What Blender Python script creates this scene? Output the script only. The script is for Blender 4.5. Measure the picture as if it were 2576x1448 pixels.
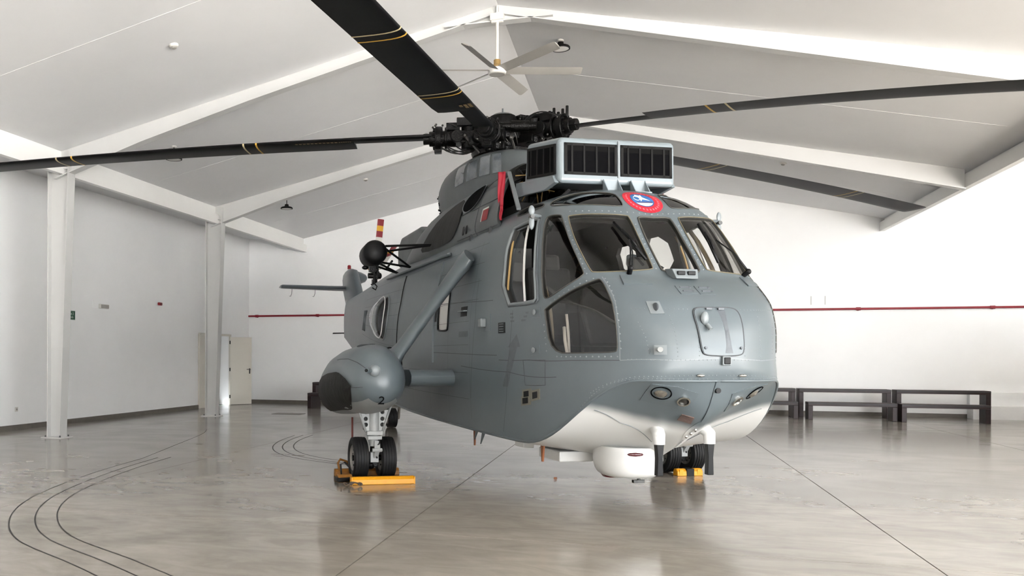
import bpy, bmesh, math, random
import numpy as np
from mathutils import Vector, Matrix
from mathutils.geometry import delaunay_2d_cdt
random.seed(7)
for o in list(bpy.data.objects): bpy.data.objects.remove(o)
SC = bpy.context.scene
COL = SC.collection
PI = math.pi
# ------------------------------------------------------------------ camera
FPX, CX, CY, HCAM = 2205.0, 860.0, 895.4, 1.456
ALPHA = math.atan2(1594 - CX, FPX)
cam_d = bpy.data.cameras.new('camera'); cam = bpy.data.objects.new('camera', cam_d); COL.objects.link(cam)
cam_d.sensor_width = 36; cam_d.lens = 36 * FPX / 2576
cam_d.shift_x = (1288 - CX) / 2576; cam_d.shift_y = (CY - 724) / 2576
cam_d.clip_start = 0.05; cam_d.clip_end = 400
cam.matrix_world = Matrix.Translation((0, 0, HCAM)) @ Matrix.Rotation(ALPHA, 4, 'Z') @ Matrix.Rotation(PI/2, 4, 'X') @ Matrix.Rotation(0.0035, 4, 'Z')
SC.camera = cam
# ------------------------------------------------------------------ daylight
W = bpy.data.worlds.new('daylight'); SC.world = W; W.use_nodes = True
bg = W.node_tree.nodes['Background']
bg.inputs[0].default_value = (0.94, 0.98, 1.02, 1); bg.inputs[1].default_value = 1.0
sun_d = bpy.data.lights.new('sun', 'SUN'); sun_d.energy = 20.0; sun_d.angle = math.radians(1.0); sun_d.color = (1, 0.98, 0.96)
sun = bpy.data.objects.new('sun', sun_d); COL.objects.link(sun); sun.rotation_euler = Vector((-0.46, 0.62, -0.56)).to_track_quat('-Z', 'Y').to_euler()
SC.view_settings.view_transform = 'Standard'; SC.view_settings.look = 'None'
SC.view_settings.gamma = 1; SC.view_settings.use_curve_mapping = False
SC.view_settings.exposure = 3.30
# ------------------------------------------------------------------ materials
def lin(c):
    if isinstance(c, str):
        c = [int(c[i:i+2], 16) / 255 for i in (0, 2, 4)]
        return tuple(x / 12.92 if x <= 0.04045 else ((x + 0.055) / 1.055) ** 2.4 for x in c)
    return tuple(c)
MATS = {}
def mat(name, col, rough=0.5, metal=0.0, var=0.0, scale=6.0, bump=0.0, bscale=60.0, col2=None, coat=0.0, spec=0.5, stretch=(1, 1, 1)):
    if name in MATS: return MATS[name]
    m = bpy.data.materials.new(name); m.use_nodes = True; nt = m.node_tree; b = nt.nodes['Principled BSDF']
    c = lin(col); b.inputs['Base Color'].default_value = (*c, 1)
    b.inputs['Roughness'].default_value = rough; b.inputs['Metallic'].default_value = metal
    b.inputs['Specular IOR Level'].default_value = spec
    if coat: b.inputs['Coat Weight'].default_value = coat; b.inputs['Coat Roughness'].default_value = 0.12
    if var or bump:
        tc = nt.nodes.new('ShaderNodeTexCoord'); mp = nt.nodes.new('ShaderNodeMapping'); mp.inputs['Scale'].default_value = stretch
        nt.links.new(tc.outputs['Object'], mp.inputs[0])
    if var:
        n = nt.nodes.new('ShaderNodeTexNoise'); n.inputs['Scale'].default_value = scale; n.inputs['Detail'].default_value = 6
        n.inputs['Roughness'].default_value = 0.62
        r = nt.nodes.new('ShaderNodeValToRGB'); r.color_ramp.elements[0].position = 0.32; r.color_ramp.elements[1].position = 0.68
        d = lin(col2) if col2 else tuple(x * (1 - var) for x in c)
        r.color_ramp.elements[0].color = (*d, 1); r.color_ramp.elements[1].color = (*c, 1)
        nt.links.new(mp.outputs[0], n.inputs['Vector']); nt.links.new(n.outputs[0], r.inputs[0]); nt.links.new(r.outputs[0], b.inputs['Base Color'])
    if bump:
        n2 = nt.nodes.new('ShaderNodeTexNoise'); n2.inputs['Scale'].default_value = bscale; n2.inputs['Detail'].default_value = 3
        bp = nt.nodes.new('ShaderNodeBump'); bp.inputs['Strength'].default_value = bump; bp.inputs['Distance'].default_value = 0.01
        nt.links.new(mp.outputs[0], n2.inputs['Vector']); nt.links.new(n2.outputs[0], bp.inputs['Height']); nt.links.new(bp.outputs[0], b.inputs['Normal'])
    MATS[name] = m
    return m
def glass(name, tint, gloss=0.12, rough=0.02):
    m = bpy.data.materials.new(name); m.use_nodes = True; nt = m.node_tree
    for n in list(nt.nodes): nt.nodes.remove(n)
    out = nt.nodes.new('ShaderNodeOutputMaterial'); mx = nt.nodes.new('ShaderNodeMixShader')
    tr = nt.nodes.new('ShaderNodeBsdfTransparent'); gl = nt.nodes.new('ShaderNodeBsdfGlossy'); fr = nt.nodes.new('ShaderNodeLayerWeight'); pw = nt.nodes.new('ShaderNodeMath'); pw.operation = 'POWER'; pw.inputs[1].default_value = 4.0
    ml = nt.nodes.new('ShaderNodeMath'); ml.operation = 'MULTIPLY_ADD'; ml.inputs[1].default_value = 0.9; ml.inputs[2].default_value = 0.03 + gloss * 0.1
    tr.inputs[0].default_value = (*tint, 1); gl.inputs['Roughness'].default_value = rough; gl.inputs[0].default_value = (0.9, 0.92, 0.93, 1)
    fr.inputs[0].default_value = 0.5
    nt.links.new(fr.outputs['Facing'], pw.inputs[0]); nt.links.new(pw.outputs[0], ml.inputs[0]); nt.links.new(ml.outputs[0], mx.inputs[0])
    nt.links.new(tr.outputs[0], mx.inputs[1]); nt.links.new(gl.outputs[0], mx.inputs[2]); nt.links.new(mx.outputs[0], out.inputs[0])
    MATS[name] = m
    return m
m_wall = mat('wall_paint', (0.94, 0.945, 0.945), 0.7, var=0.03, scale=1.2, bump=0.03, bscale=140)
m_ceil = mat('ceiling_panel', (0.78, 0.78, 0.785), 0.75, var=0.04, scale=0.7, bump=0.04, bscale=220)
m_steel = mat('white_steel_dimmed', (0.60, 0.597, 0.585), 0.45, var=0.03, scale=2)  # frames: white steel with its colour darkened to offset the strong front light
m_beam = mat('white_steel_lit', (0.88, 0.875, 0.85), 0.45, var=0.03, scale=2)  # eave beams: same white steel, kept brighter as their side-lit tone
m_skirt = mat('skirting', '6f6a62', 0.5, var=0.2, scale=9)
m_skin = mat('grey_paint', (0.102, 0.125, 0.137), 0.36, var=0.10, scale=2.2, bump=0.015, bscale=5, coat=0.12)
m_skin2 = mat('grey_paint_dirty', (0.086, 0.098, 0.102), 0.42, var=0.30, scale=2.6, stretch=(1, 1, 0.35))
m_line = mat('panel_gap', (0.05, 0.055, 0.06), 0.6)
m_edge = mat('panel_edge', (0.17, 0.19, 0.20), 0.4)
m_mark = mat('faded_marking', (0.093, 0.105, 0.118), 0.5, var=0.2, scale=14)
m_white = mat('white_gloss_paint', (0.70, 0.70, 0.685), 0.3, var=0.05, scale=3, coat=0.2)
m_black = mat('black_paint', (0.0032, 0.0034, 0.004), 0.45, var=0.3, scale=9, spec=0.22)
m_void = mat('opening_black', (0.0015, 0.0015, 0.0018), 0.9, spec=0.04)
m_gear = mat('gear_white_grey', (0.33, 0.34, 0.335), 0.4, var=0.12, scale=14)
m_blade = mat('blade_black', (0.0028, 0.0030, 0.0036), 0.45, var=0.35, scale=3, stretch=(0.3, 4, 1), bump=0.03, bscale=24, spec=0.2)
m_hub = mat('oily_black_metal', (0.0026, 0.0025, 0.0024), 0.3, metal=0.1, var=0.6, scale=26, bump=0.6, bscale=60, spec=0.2)
m_hubg = mat('hub_grey_metal', (0.075, 0.074, 0.07), 0.35, metal=0.7, var=0.5, scale=40)
m_chrome = mat('bright_metal', (0.6, 0.6, 0.58), 0.22, metal=1.0, var=0.2, scale=20)
m_hose = mat('dark_hose', (0.006, 0.006, 0.006), 0.4, spec=0.3)
m_rubber = mat('tyre_rubber', (0.008, 0.008, 0.0085), 0.6, var=0.35, scale=12, spec=0.3)
m_sealy = mat('aged_sealant', (0.14, 0.12, 0.075), 0.6, var=0.2, scale=20)
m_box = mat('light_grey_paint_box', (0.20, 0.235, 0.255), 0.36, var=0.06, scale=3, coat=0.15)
m_seal = mat('window_seal', (0.06, 0.058, 0.05), 0.6, var=0.2, scale=20)
m_dark = mat('interior_dark', (0.007, 0.007, 0.0072), 0.8, var=0.3, scale=5)
m_dgrey = mat('interior_grey', (0.022, 0.022, 0.021), 0.7, var=0.2, scale=8)
m_tan = mat('interior_tan', (0.30, 0.25, 0.17), 0.7, var=0.2, scale=8)
m_yellow = mat('stripe_yellow', 'c39a3c', 0.5, var=0.15, scale=30)
m_pale = mat('stripe_pale', 'b9ab86', 0.5)
m_red = mat('flag_red', 'a3122a', 0.65, var=0.18, scale=10, bump=0.2, bscale=40)
m_dred = mat('warning_red', '8d1320', 0.45, var=0.15, scale=20)
m_soot = mat('soot_streaks', (0.010, 0.010, 0.0095), 0.7, var=0.75, scale=4, stretch=(6, 1, 0.5), col2=(0.032, 0.033, 0.032), spec=0.25)
m_chock = mat('chock_yellow', 'e09a12', 0.45, var=0.15, scale=12)
m_chockd = mat('chock_worn', '8a5a1c', 0.6, var=0.4, scale=10)
m_rope = mat('rope', '5a4c3e', 0.8, var=0.4, scale=60)
m_wood = mat('dark_bench_wood', '2c1d1d', 0.42, var=0.25, scale=3, stretch=(0.4, 6, 6), spec=0.3)
m_pipe = mat('pipe_red', '8c1226', 0.4, var=0.1, scale=4)
m_fan = mat('fan_grey', '9b9892', 0.45, var=0.06, scale=6)
m_fanw = mat('fan_white', 'd8d6d0', 0.45)
m_brass = mat('fan_cable_coil', 'a98a55', 0.5, var=0.3, scale=30)
m_lamp = mat('lamp_black', (0.004, 0.0036, 0.0034), 0.5, spec=0.25)
m_diff = mat('lamp_diffuser', 'dcdad6', 0.5)
m_green = mat('exit_green', '23523a', 0.5)
m_signw = mat('sign_white', 'c9d2ca', 0.5)
m_door = mat('door_paint', 'd9d5cb', 0.5, var=0.03, scale=3)
m_orange = mat('antenna_orange', '8f5530', 0.5)
m_grl = mat('grille_frame', (0.0060, 0.0058, 0.0056), 0.6, var=0.15, scale=20, spec=0.15)
m_lens = mat('red_lens', '5d2a2e', 0.18, var=0.3, scale=50, coat=0.5)
m_redl = mat('beacon_red', '5e0f18', 0.15, coat=0.6)
m_lampglass = mat('lamp_reflector', (0.42, 0.40, 0.36), 0.16, metal=0.8, var=0.5, scale=30)
m_plate = mat('brown_plate', '6d5a54', 0.5, var=0.3, scale=60, bump=0.4, bscale=120)
g_wind = glass('windscreen_glass', (0.84, 0.84, 0.825)); g_tint = glass('tinted_glass', (0.006, 0.006, 0.009), 0.25)
g_smoke = glass('smoked_glass', (0.66, 0.64, 0.61)); g_clear = glass('clear_acrylic', (0.94, 0.94, 0.93)); g_milky = mat('curtained_pane', (0.62, 0.60, 0.565), 0.3, var=0.12, scale=3, coat=0.3)
# ------------------------------------------------------------------ mesh helpers
def link(o): COL.objects.link(o); return o
def tag(o, label=None, cat=None, group=None, kind=None):
    if label: o['label'] = label
    if cat: o['category'] = cat
    if group: o['group'] = group
    if kind: o['kind'] = kind
    return o
def empty(name, loc=(0, 0, 0), rz=0.0, parent=None):
    o = bpy.data.objects.new(name, None); link(o); o.location = loc; o.rotation_euler = (0, 0, rz); o.empty_display_size = 0.1
    if parent: o.parent = parent
    return o
def frame_of(d):
    d = Vector(d).normalized(); a = Vector((0, 0, 1)) if abs(d.z) < 0.9 else Vector((1, 0, 0))
    s = d.cross(a).normalized(); return d, s, s.cross(d).normalized()
class M:
    def __init__(s): s.v = []; s.f = []; s.mi = []; s.cur = 0
    def add(s, vs, fs):
        n = len(s.v); s.v += [tuple(map(float, p)) for p in vs]
        for f in fs: s.f.append([i + n for i in f]); s.mi.append(s.cur)
        return s
    def box(s, c, d, rz=0.0, R=None):
        hx, hy, hz = d[0]/2, d[1]/2, d[2]/2; R = R or Matrix.Rotation(rz, 3, 'Z'); c = Vector(c)
        vs = [c + R @ Vector((x*hx, y*hy, z*hz)) for x in (-1, 1) for y in (-1, 1) for z in (-1, 1)]
        return s.add(vs, [(0,1,3,2), (4,6,7,5), (0,4,5,1), (2,3,7,6), (0,2,6,4), (1,5,7,3)])
    def bar(s, p0, p1, w, h):
        d, a, b = frame_of(Vector(p1) - Vector(p0)); p0 = Vector(p0); p1 = Vector(p1)
        vs = [p + a*x*w/2 + b*y*h/2 for p in (p0, p1) for x, y in ((-1,-1), (1,-1), (1,1), (-1,1))]
        return s.add(vs, [(3,2,1,0), (4,5,6,7), (0,1,5,4), (1,2,6,5), (2,3,7,6), (3,0,4,7)])
    def cyl(s, p0, p1, r0, r1=None, n=14, cap=True):
        r1 = r0 if r1 is None else r1; p0 = Vector(p0); p1 = Vector(p1); d, a, b = frame_of(p1 - p0)
        vs = []
        for p, r in ((p0, r0), (p1, r1)):
            vs += [p + (a*math.cos(2*PI*i/n) + b*math.sin(2*PI*i/n))*r for i in range(n)]
        fs = [(i, (i+1) % n, n + (i+1) % n, n + i) for i in range(n)]
        if cap: fs += [tuple(range(n-1, -1, -1)), tuple(range(n, 2*n))]
        return s.add(vs, fs)
    def tube(s, pts, r, n=8, closed=False, cap=True):
        pts = [Vector(p) for p in pts]; k = len(pts); vs = []; prev = None
        for i, p in enumerate(pts):
            if closed: t = pts[(i+1) % k] - pts[i-1]
            else: t = pts[min(i+1, k-1)] - pts[max(i-1, 0)]
            t.normalize()
            if prev is None: _, a, b = frame_of(t)
            else:
                a = prev - t*prev.dot(t)
                if a.length < 1e-6: _, a, b = frame_of(t)
                a.normalize()
            b = t.cross(a); prev = a; rr = r[i] if isinstance(r, (list, tuple)) else r
            vs += [p + (a*math.cos(2*PI*j/n) + b*math.sin(2*PI*j/n))*rr for j in range(n)]
        fs = [(i*n + j, i*n + (j+1) % n, ((i+1) % k)*n + (j+1) % n, ((i+1) % k)*n + j) for i in range(k if closed else k-1) for j in range(n)]
        if cap and not closed: fs += [tuple(range(n-1, -1, -1)), tuple(range((k-1)*n, k*n))]
        return s.add(vs, fs)
    def lathe(s, prof, o=(0, 0, 0), ax=(0, 0, 1), n=24, arc=2*PI):
        d, a, b = frame_of(ax); o = Vector(o); vs = []
        for r, t in prof: vs += [o + d*t + (a*math.cos(arc*i/n) + b*math.sin(arc*i/n))*r for i in range(n)]
        k = len(prof); fs = [(i*n + j, i*n + (j+1) % n, (i+1)*n + (j+1) % n, (i+1)*n + j) for i in range(k-1) for j in range(n)]
        return s.add(vs, fs)
    def ell(s, c, r, n=16, m=10, R=None):
        c = Vector(c); R = R or Matrix.Identity(3); vs = []
        for i in range(m+1):
            th = PI*i/m
            for j in range(n): vs.append(c + R @ Vector((r[0]*math.sin(th)*math.cos(2*PI*j/n), r[1]*math.sin(th)*math.sin(2*PI*j/n), r[2]*math.cos(th))))
        return s.add(vs, [(i*n+j, (i+1)*n+j, (i+1)*n+(j+1) % n, i*n+(j+1) % n) for i in range(m) for j in range(n)])
    def loft(s, rings, cap0=True, cap1=True, closed=True):
        n = len(rings[0]); k = len(rings); vs = [p for r in rings for p in r]
        fs = [(i*n+j, i*n+(j+1) % n, (i+1)*n+(j+1) % n, (i+1)*n+j) for i in range(k-1) for j in range(n if closed else n-1)]
        if cap0: fs.append(tuple(range(n-1, -1, -1)))
        if cap1: fs.append(tuple(range((k-1)*n, k*n)))
        return s.add(vs, fs)
    def prism(s, poly, vec):
        vec = Vector(vec); n = len(poly); a = [Vector(p) for p in poly]
        return s.add(a + [p + vec for p in a], [tuple(range(n-1, -1, -1)), tuple(range(n, 2*n))] + [(i, (i+1) % n, n+(i+1) % n, n+i) for i in range(n)])
    def mesh(s, name, mats, smooth=None, normals=True):
        me = bpy.data.meshes.new(name); me.from_pydata(s.v, [], s.f); me.update()
        if normals:
            bm = bmesh.new(); bm.from_mesh(me); bmesh.ops.recalc_face_normals(bm, faces=bm.faces); bm.to_mesh(me); bm.free()
        for m in (mats if isinstance(mats, (list, tuple)) else [mats]): me.materials.append(m)
        if any(s.mi): me.polygons.foreach_set('material_index', s.mi)
        if smooth:
            me.polygons.foreach_set('use_smooth', [True]*len(me.polygons))
            if smooth is not True: me.set_sharp_from_angle(angle=math.radians(smooth))
        me.update(); return me
    def build(s, name, mats, parent=None, smooth=None, bevel=0, seg=2, loc=None, normals=True):
        o = bpy.data.objects.new(name, s.mesh(name, mats, smooth, normals)); link(o)
        if parent: o.parent = parent
        if loc: o.location = loc
        if bevel:
            b = o.modifiers.new('bevel', 'BEVEL'); b.width = bevel; b.segments = seg; b.limit_method = 'ANGLE'; b.angle_limit = math.radians(40)
            b.harden_normals = False
        return o
def copy_tree(o, parent=None):
    c = o.copy(); link(c); c.parent = parent
    for ch in list(o.children): copy_tree(ch, c)
    return c
def text_mesh(name, body, size, m, parent=None, matrix=None, depth=0.002, align='CENTER'):
    cu = bpy.data.curves.new(name, 'FONT'); cu.body = body; cu.size = size; cu.align_x = align; cu.align_y = 'CENTER'; cu.extrude = depth; cu.resolution_u = 3
    t = bpy.data.objects.new(name, cu); link(t); bpy.context.view_layer.update()
    me = bpy.data.meshes.new_from_object(t.evaluated_get(bpy.context.evaluated_depsgraph_get())); bpy.data.objects.remove(t)
    me.name = name; me.materials.clear(); me.materials.append(m)
    o = bpy.data.objects.new(name, me); link(o)
    if parent: o.parent = parent
    if matrix is not None: o.matrix_local = matrix
    return o
# ================================================================== the building (x along the back wall, y into the depth)
XL, XC, XR, YB = -11.4, -9.65, 5.85, 25.05
RIDGE_X, RIDGE_Z, SLOPE = -1.93, 6.68, 0.214
def zceil(x): return RIDGE_Z - (SLOPE if x < RIDGE_X else 0.221) * abs(x - RIDGE_X)
YF = -12.0; XW = 15.0; HW = 7.6
# floor: slab by slab with sawn joints
fm = bpy.data.materials.new('polished_concrete'); fm.use_nodes = True; nt = fm.node_tree; b = nt.nodes['Principled BSDF']
geo = nt.nodes.new('ShaderNodeNewGeometry')
def noise(scale, detail, rough, stretch, dist=0.0):
    mp = nt.nodes.new('ShaderNodeMapping'); mp.inputs['Scale'].default_value = stretch; mp.inputs['Rotation'].default_value = (0, 0, 0.35)
    nt.links.new(geo.outputs['Position'], mp.inputs[0])
    n = nt.nodes.new('ShaderNodeTexNoise'); n.inputs['Scale'].default_value = scale; n.inputs['Detail'].default_value = detail; n.inputs['Roughness'].default_value = rough; n.inputs['Distortion'].default_value = dist
    nt.links.new(mp.outputs[0], n.inputs['Vector']); return n
n1 = noise(0.55, 7, 0.6, (1, 1.2, 1), 0.6); n2 = noise(2.2, 3.5, 0.55, (0.8, 1.9, 1), 1.4); n3 = noise(22, 3, 0.6, (1, 1, 1))
r1 = nt.nodes.new('ShaderNodeValToRGB'); e = r1.color_ramp.elements; e[0].position = 0.30; e[1].position = 0.72; e[0].color = (*lin('7f7a71'), 1); e[1].color = (*lin('aaa399'), 1)
r2 = nt.nodes.new('ShaderNodeValToRGB'); e = r2.color_ramp.elements; e[0].position = 0.36; e[1].position = 0.62; e[0].color = (0.82, 0.812, 0.80, 1); e[1].color = (1, 1, 1, 1)
mx = nt.nodes.new('ShaderNodeMixRGB'); mx.blend_type = 'MULTIPLY'; mx.inputs[0].default_value = 0.8
nt.links.new(n1.outputs[0], r1.inputs[0]); nt.links.new(n2.outputs[0], r2.inputs[0]); nt.links.new(r1.outputs[0], mx.inputs[1]); nt.links.new(r2.outputs[0], mx.inputs[2])
nt.links.new(mx.outputs[0], b.inputs['Base Color'])
rr = nt.nodes.new('ShaderNodeMapRange'); rr.inputs[1].default_value = 0.3; rr.inputs[2].default_value = 0.7; rr.inputs[3].default_value = 0.12; rr.inputs[4].default_value = 0.18
n5 = noise(1.1, 2, 0.5, (1, 1.3, 1), 0.8); nt.links.new(n5.outputs[0], rr.inputs[0]); nt.links.new(rr.outputs[0], b.inputs['Roughness'])
bp = nt.nodes.new('ShaderNodeBump'); bp.inputs['Strength'].default_value = 0.012; bp.inputs['Distance'].default_value = 0.02
n4 = noise(0.7, 0.5, 0.5, (1, 1, 1)); nt.links.new(n4.outputs[0], bp.inputs['Height']); nt.links.new(bp.outputs[0], b.inputs['Normal'])
b.inputs['Specular IOR Level'].default_value = 0.42
m_joint = mat('joint_dark', (0.06, 0.055, 0.05), 0.8)
flo = M().box(((XL+XW)/2, (YF+YB)/2, -0.17), (XW-XL, YB-YF, 0.3)).build('floor', m_joint); tag(flo, kind='structure')
xe = [XL, -9.61, -5.74, -1.87, 2.0, 5.87, 9.74, XW]; ye = [YF, -4.94, 1.06, 7.06, 13.06, 19.06, YB]
for i in range(len(xe)-1):
    for j in range(len(ye)-1):
        x0, x1, y0, y1 = xe[i]+.005, xe[i+1]-.005, ye[j]+.005, ye[j+1]-.005
        M().box(((x0+x1)/2, (y0+y1)/2, -0.01), (x1-x0, y1-y0, 0.02)).build('slab', fm, flo)
yard = M().box((XW+20.05, 5, -0.11), (40, 80, 0.18)).build('ground_yard', mat('yard_concrete', (0.53, 0.52, 0.51), 0.8, var=0.1, scale=0.8)); tag(yard, kind='structure')
yard2 = M().box((XW-15, YF-15.1, -0.11), (30, 30, 0.18)).build('ground_forecourt', MATS['yard_concrete']); tag(yard2, kind='structure')
# walls
w = M()
w.box((XL-0.15, (YF+21.75)/2, 2.7), (0.3, 21.75-YF, 5.4)); w.box((XL-0.15, (23.62+YB)/2, 2.7), (0.3, YB-23.62, 5.4)); w.box((XL-0.15, 22.685, 3.73), (0.3, 1.87, 3.34))
tag(w.build('wall_left', m_wall), kind='structure')
tag(M().box(((XL+XW)/2, YB+0.15, 4.0), (XW-XL+0.6, 0.3, 8.0)).build('wall_back', m_wall), kind='structure')
tag(M().box(((XL+3)/2, YF-0.15, 3.9), (3-XL+0.6, 0.3, 7.8)).build('wall_front', m_wall), kind='structure')
tag(M().box((XW+0.15, (5+YB)/2, 3.9), (0.3, YB-5, 7.8)).build('wall_right', m_wall), kind='structure')
tag(M().box(((7.7+XW)/2, 19.6, 1.05), (XW-7.7, 0.2, 2.1)).build('wall_shadow_blocker', m_wall), kind='structure')  # added out of view to cast shade low on the right of the back wall
# lobby behind the door
lob = M(); lob.box((XL-1.6, 22.6, 1.2), (0.1, 3.2, 2.5)); lob.box((XL-0.9, 21.2, 1.2), (1.4, 0.1, 2.5)); lob.box((XL-0.9, 24.15, 1.2), (1.4, 0.1, 2.5)); lob.box((XL-0.9, 22.7, 2.45), (1.4, 3.0, 0.1)); lob.box((XL-0.9, 22.7, -0.06), (1.4, 3.0, 0.1))
tag(lob.build('wall_lobby', mat('lobby_green', (0.30, 0.34, 0.30), 0.6)), kind='structure')
# ceiling
ce = M()
for s in (-1, 1):
    xo = RIDGE_X + s*7.9
    ce.add([(RIDGE_X, YF, RIDGE_Z), (RIDGE_X, YB, RIDGE_Z), (xo, YB, zceil(xo)), (xo, YF, zceil(xo)), (RIDGE_X, YF, RIDGE_Z+.25), (RIDGE_X, YB, RIDGE_Z+.25), (xo, YB, zceil(xo)+.25), (xo, YF, zceil(xo)+.25)],
           [(0,1,2,3), (7,6,5,4), (0,3,7,4), (1,5,6,2), (2,6,7,3)])
ceil = ce.build('ceiling', m_ceil); tag(ceil, kind='structure')
tag(M().box(((XL-0.3+XC-0.1)/2, (YF+YB)/2, 5.18), (XC-0.1-XL+0.3, YB-YF, 0.2)).build('ceiling_aisle', m_ceil), kind='structure')
tag(M().box(((XR+0.2+XW)/2, (YF+YB)/2, HW+0.1), (XW-XR-0.2, YB-YF, 0.2)).build('ceiling_wing', m_ceil), kind='structure')
tag(M().box((XR+0.12, (YF+YB)/2, (5.0+HW)/2), (0.16, YB-YF, HW-5.0)).build('wall_fascia', m_wall), kind='structure')
# ceiling panel seams
for k, (x, s) in enumerate([(-9.0, 1)]): pass
def seam(x0, y0, x1, y1, name='panel_seam'):
    M().bar((x0, y0, zceil(x0)-0.002), (x1, y1, zceil(x1)-0.002), 0.005, 0.004).build(name, mat('seam_grey', (0.74, 0.73, 0.72), 0.7), ceil)
for y in (10.0, 16.1, 22.1): seam(RIDGE_X-7.4, y, RIDGE_X-0.2, y); seam(RIDGE_X+0.2, y, RIDGE_X+7.4, y)
# portal frames: tapered I-rafters, apex haunch, tapered columns
def rafter(y, name):
    a = M()
    for s in (-1, 1):
        ds = [0.0, 0.9, 2.0, 4.0, 6.0, 7.75]
        dep = lambda d: 0.13 + 0.020*d + (0.012*(d-4)**2 if d > 4 else 0)
        if s > 0: dep = lambda d: 0.13 + 0.030*d
        top = [(RIDGE_X + s*d, y, zceil(RIDGE_X + s*d) + 0.03) for d in ds]; bot = [(RIDGE_X + s*d, y, zceil(RIDGE_X + s*d) - dep(d)) for d in ds]
        for i in range(len(ds)-1):
            a.prism([Vector(top[i]) - Vector((0, .012, 0)), Vector(top[i+1]) - Vector((0, .012, 0)), Vector(bot[i+1]) - Vector((0, .012, 0)), Vector(bot[i]) - Vector((0, .012, 0))], (0, 0.024, 0))
            p, q = Vector(bot[i]), Vector(bot[i+1])
            a.prism([p + Vector((0, -.09, 0)), q + Vector((0, -.09, 0)), q + Vector((0, .09, 0)), p + Vector((0, .09, 0))], (0, 0, -0.016))
    z = RIDGE_Z - 0.25
    a.prism([(RIDGE_X-0.78, y-.02, z), (RIDGE_X+0.78, y-.02, z), (RIDGE_X+0.78, y-.02, z+.08), (RIDGE_X, y-.02, RIDGE_Z-.01), (RIDGE_X-0.78, y-.02, z+.08)], (0, .04, 0))
    a.box((RIDGE_X, y, z-0.008), (1.60, 0.18, 0.016)); a.box((RIDGE_X, y, z+0.1), (0.03, 0.17, 0.24))
    o = a.build(name, m_steel); return tag(o, kind='structure')
def column(y, name):
    a = M(); zt = 4.72; xo = XC - 0.14
    a.prism([(xo, y-.008, 0.02), (xo+0.25, y-.008, 0.02), (xo+0.42, y-.008, zt), (xo, y-.008, zt)], (0, .016, 0))
    a.prism([(xo-.008, y-.1, 0.02), (xo+.008, y-.1, 0.02), (xo+.008, y-.1, zt+.1), (xo-.008, y-.1, zt+.1)], (0, .2, 0))
    a.prism([(xo+.245, y-.1, 0.02), (xo+.262, y-.1, 0.02), (xo+.432, y-.1, zt+.30), (xo+.415, y-.1, zt+.30)], (0, .2, 0))
    a.box((xo+0.2, y, zt), (0.42, 0.19, 0.016))
    a.prism([(xo, y-.008, zt), (xo+.42, y-.008, zt), (xo+.42, y-.008, zt+.38), (xo, y-.008, zt+.30)], (0, .016, 0))
    o = a.build(name, m_steel); tag(o, kind='structure')
    M().box((xo+0.13, y, 0.010), (0.42, 0.34, 0.02)).build('base_plate', m_steel, o)
    for sx in (-.15, .15):
        for sy in (-.12, .12): M().cyl((xo+0.13+sx, y+sy, 0.02), (xo+0.13+sx, y+sy, 0.05), 0.014, n=6).build('anchor_bolt', m_hubg, o)
    return o
for k, y in enumerate((7.1, 13.1, 19.1)): rafter(y, 'trim_%d' % (k+1)); column(y, 'trim_%d' % (k+4))
# eave beams (channels) both sides
for k, (x, s) in enumerate(((XC+0.17, 1), (XR-0.02, -1))):
    a = M(); a.box((x, (YF+YB)/2, 4.735), (0.012, YB-YF, 0.21)); a.box((x-s*0.05, (YF+YB)/2, 4.84), (0.11, YB-YF, 0.012)); a.box((x-s*0.05, (YF+YB)/2, 4.63), (0.11, YB-YF, 0.012))
    a.box((x-s*0.11, (YF+YB)/2, 4.95), (0.02, YB-YF, 0.26))
    tag(a.build('trim_%d' % (k+7), m_beam), kind='structure')
# skirting
a = M(); a.box((XL+0.01, (YF+21.75)/2, 0.05), (0.02, 21.75-YF, 0.10)); a.box((XL+0.01, 24.35, 0.05), (0.02, 1.4, 0.10)); tag(a.build('baseboard_left', m_skirt), kind='structure')
tag(M().box(((XL+XW)/2, YB-0.01, 0.05), (XW-XL, 0.02, 0.10)).build('baseboard_back', m_skirt), kind='structure')
# double door, right leaf open
d1 = empty('door_1', (XL, 22.7, 0)); tag(d1, 'pale double door with its right leaf standing open', kind='structure')
a = M(); a.box((0.0, -0.98, 1.03), (0.10, 0.06, 2.06)); a.box((0.0, 0.95, 1.03), (0.10, 0.06, 2.06)); a.box((0.0, 0, 2.06), (0.10, 1.98, 0.06)); a.build('door_frame', m_door, d1, bevel=0.004)
M().box((0.0, -0.52, 1.015), (0.045, 0.86, 2.03)).build('door_leaf', m_door, d1, bevel=0.003)
lf = M().box((0.20, 0.4, 0), (0.40, 0.8, 2.0)); lf = M(); lf.box((0.30, 0.0, 1.01), (0.60, 0.042, 2.0)); ol = lf.build('door_leaf', m_door, d1, bevel=0.003); ol.location = (0.03, 0.92, 0); ol.rotation_euler = (0, 0, math.radians(56)); ol.scale = (1.25, 1, 1)
a = M(); a.box((0.54, -0.03, 1.0), (0.03, 0.012, 0.16)); a.cyl((0.54, -0.03, 1.05), (0.54, -0.07, 1.05), 0.009); a.cyl((0.55, -0.07, 1.05), (0.44, -0.07, 1.05), 0.009); a.build('handle', m_hubg, ol)
for z in (0.25, 1.05, 1.85): M().cyl((-0.005, -0.03, z-.05), (-0.005, -0.03, z+.05), 0.014, n=8).build('hinge', m_lamp, ol)
# ---- fuselage surface: longitudinal lines running from the centre plane of the nose round the side to the tail ----
XE = 1.3
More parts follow.
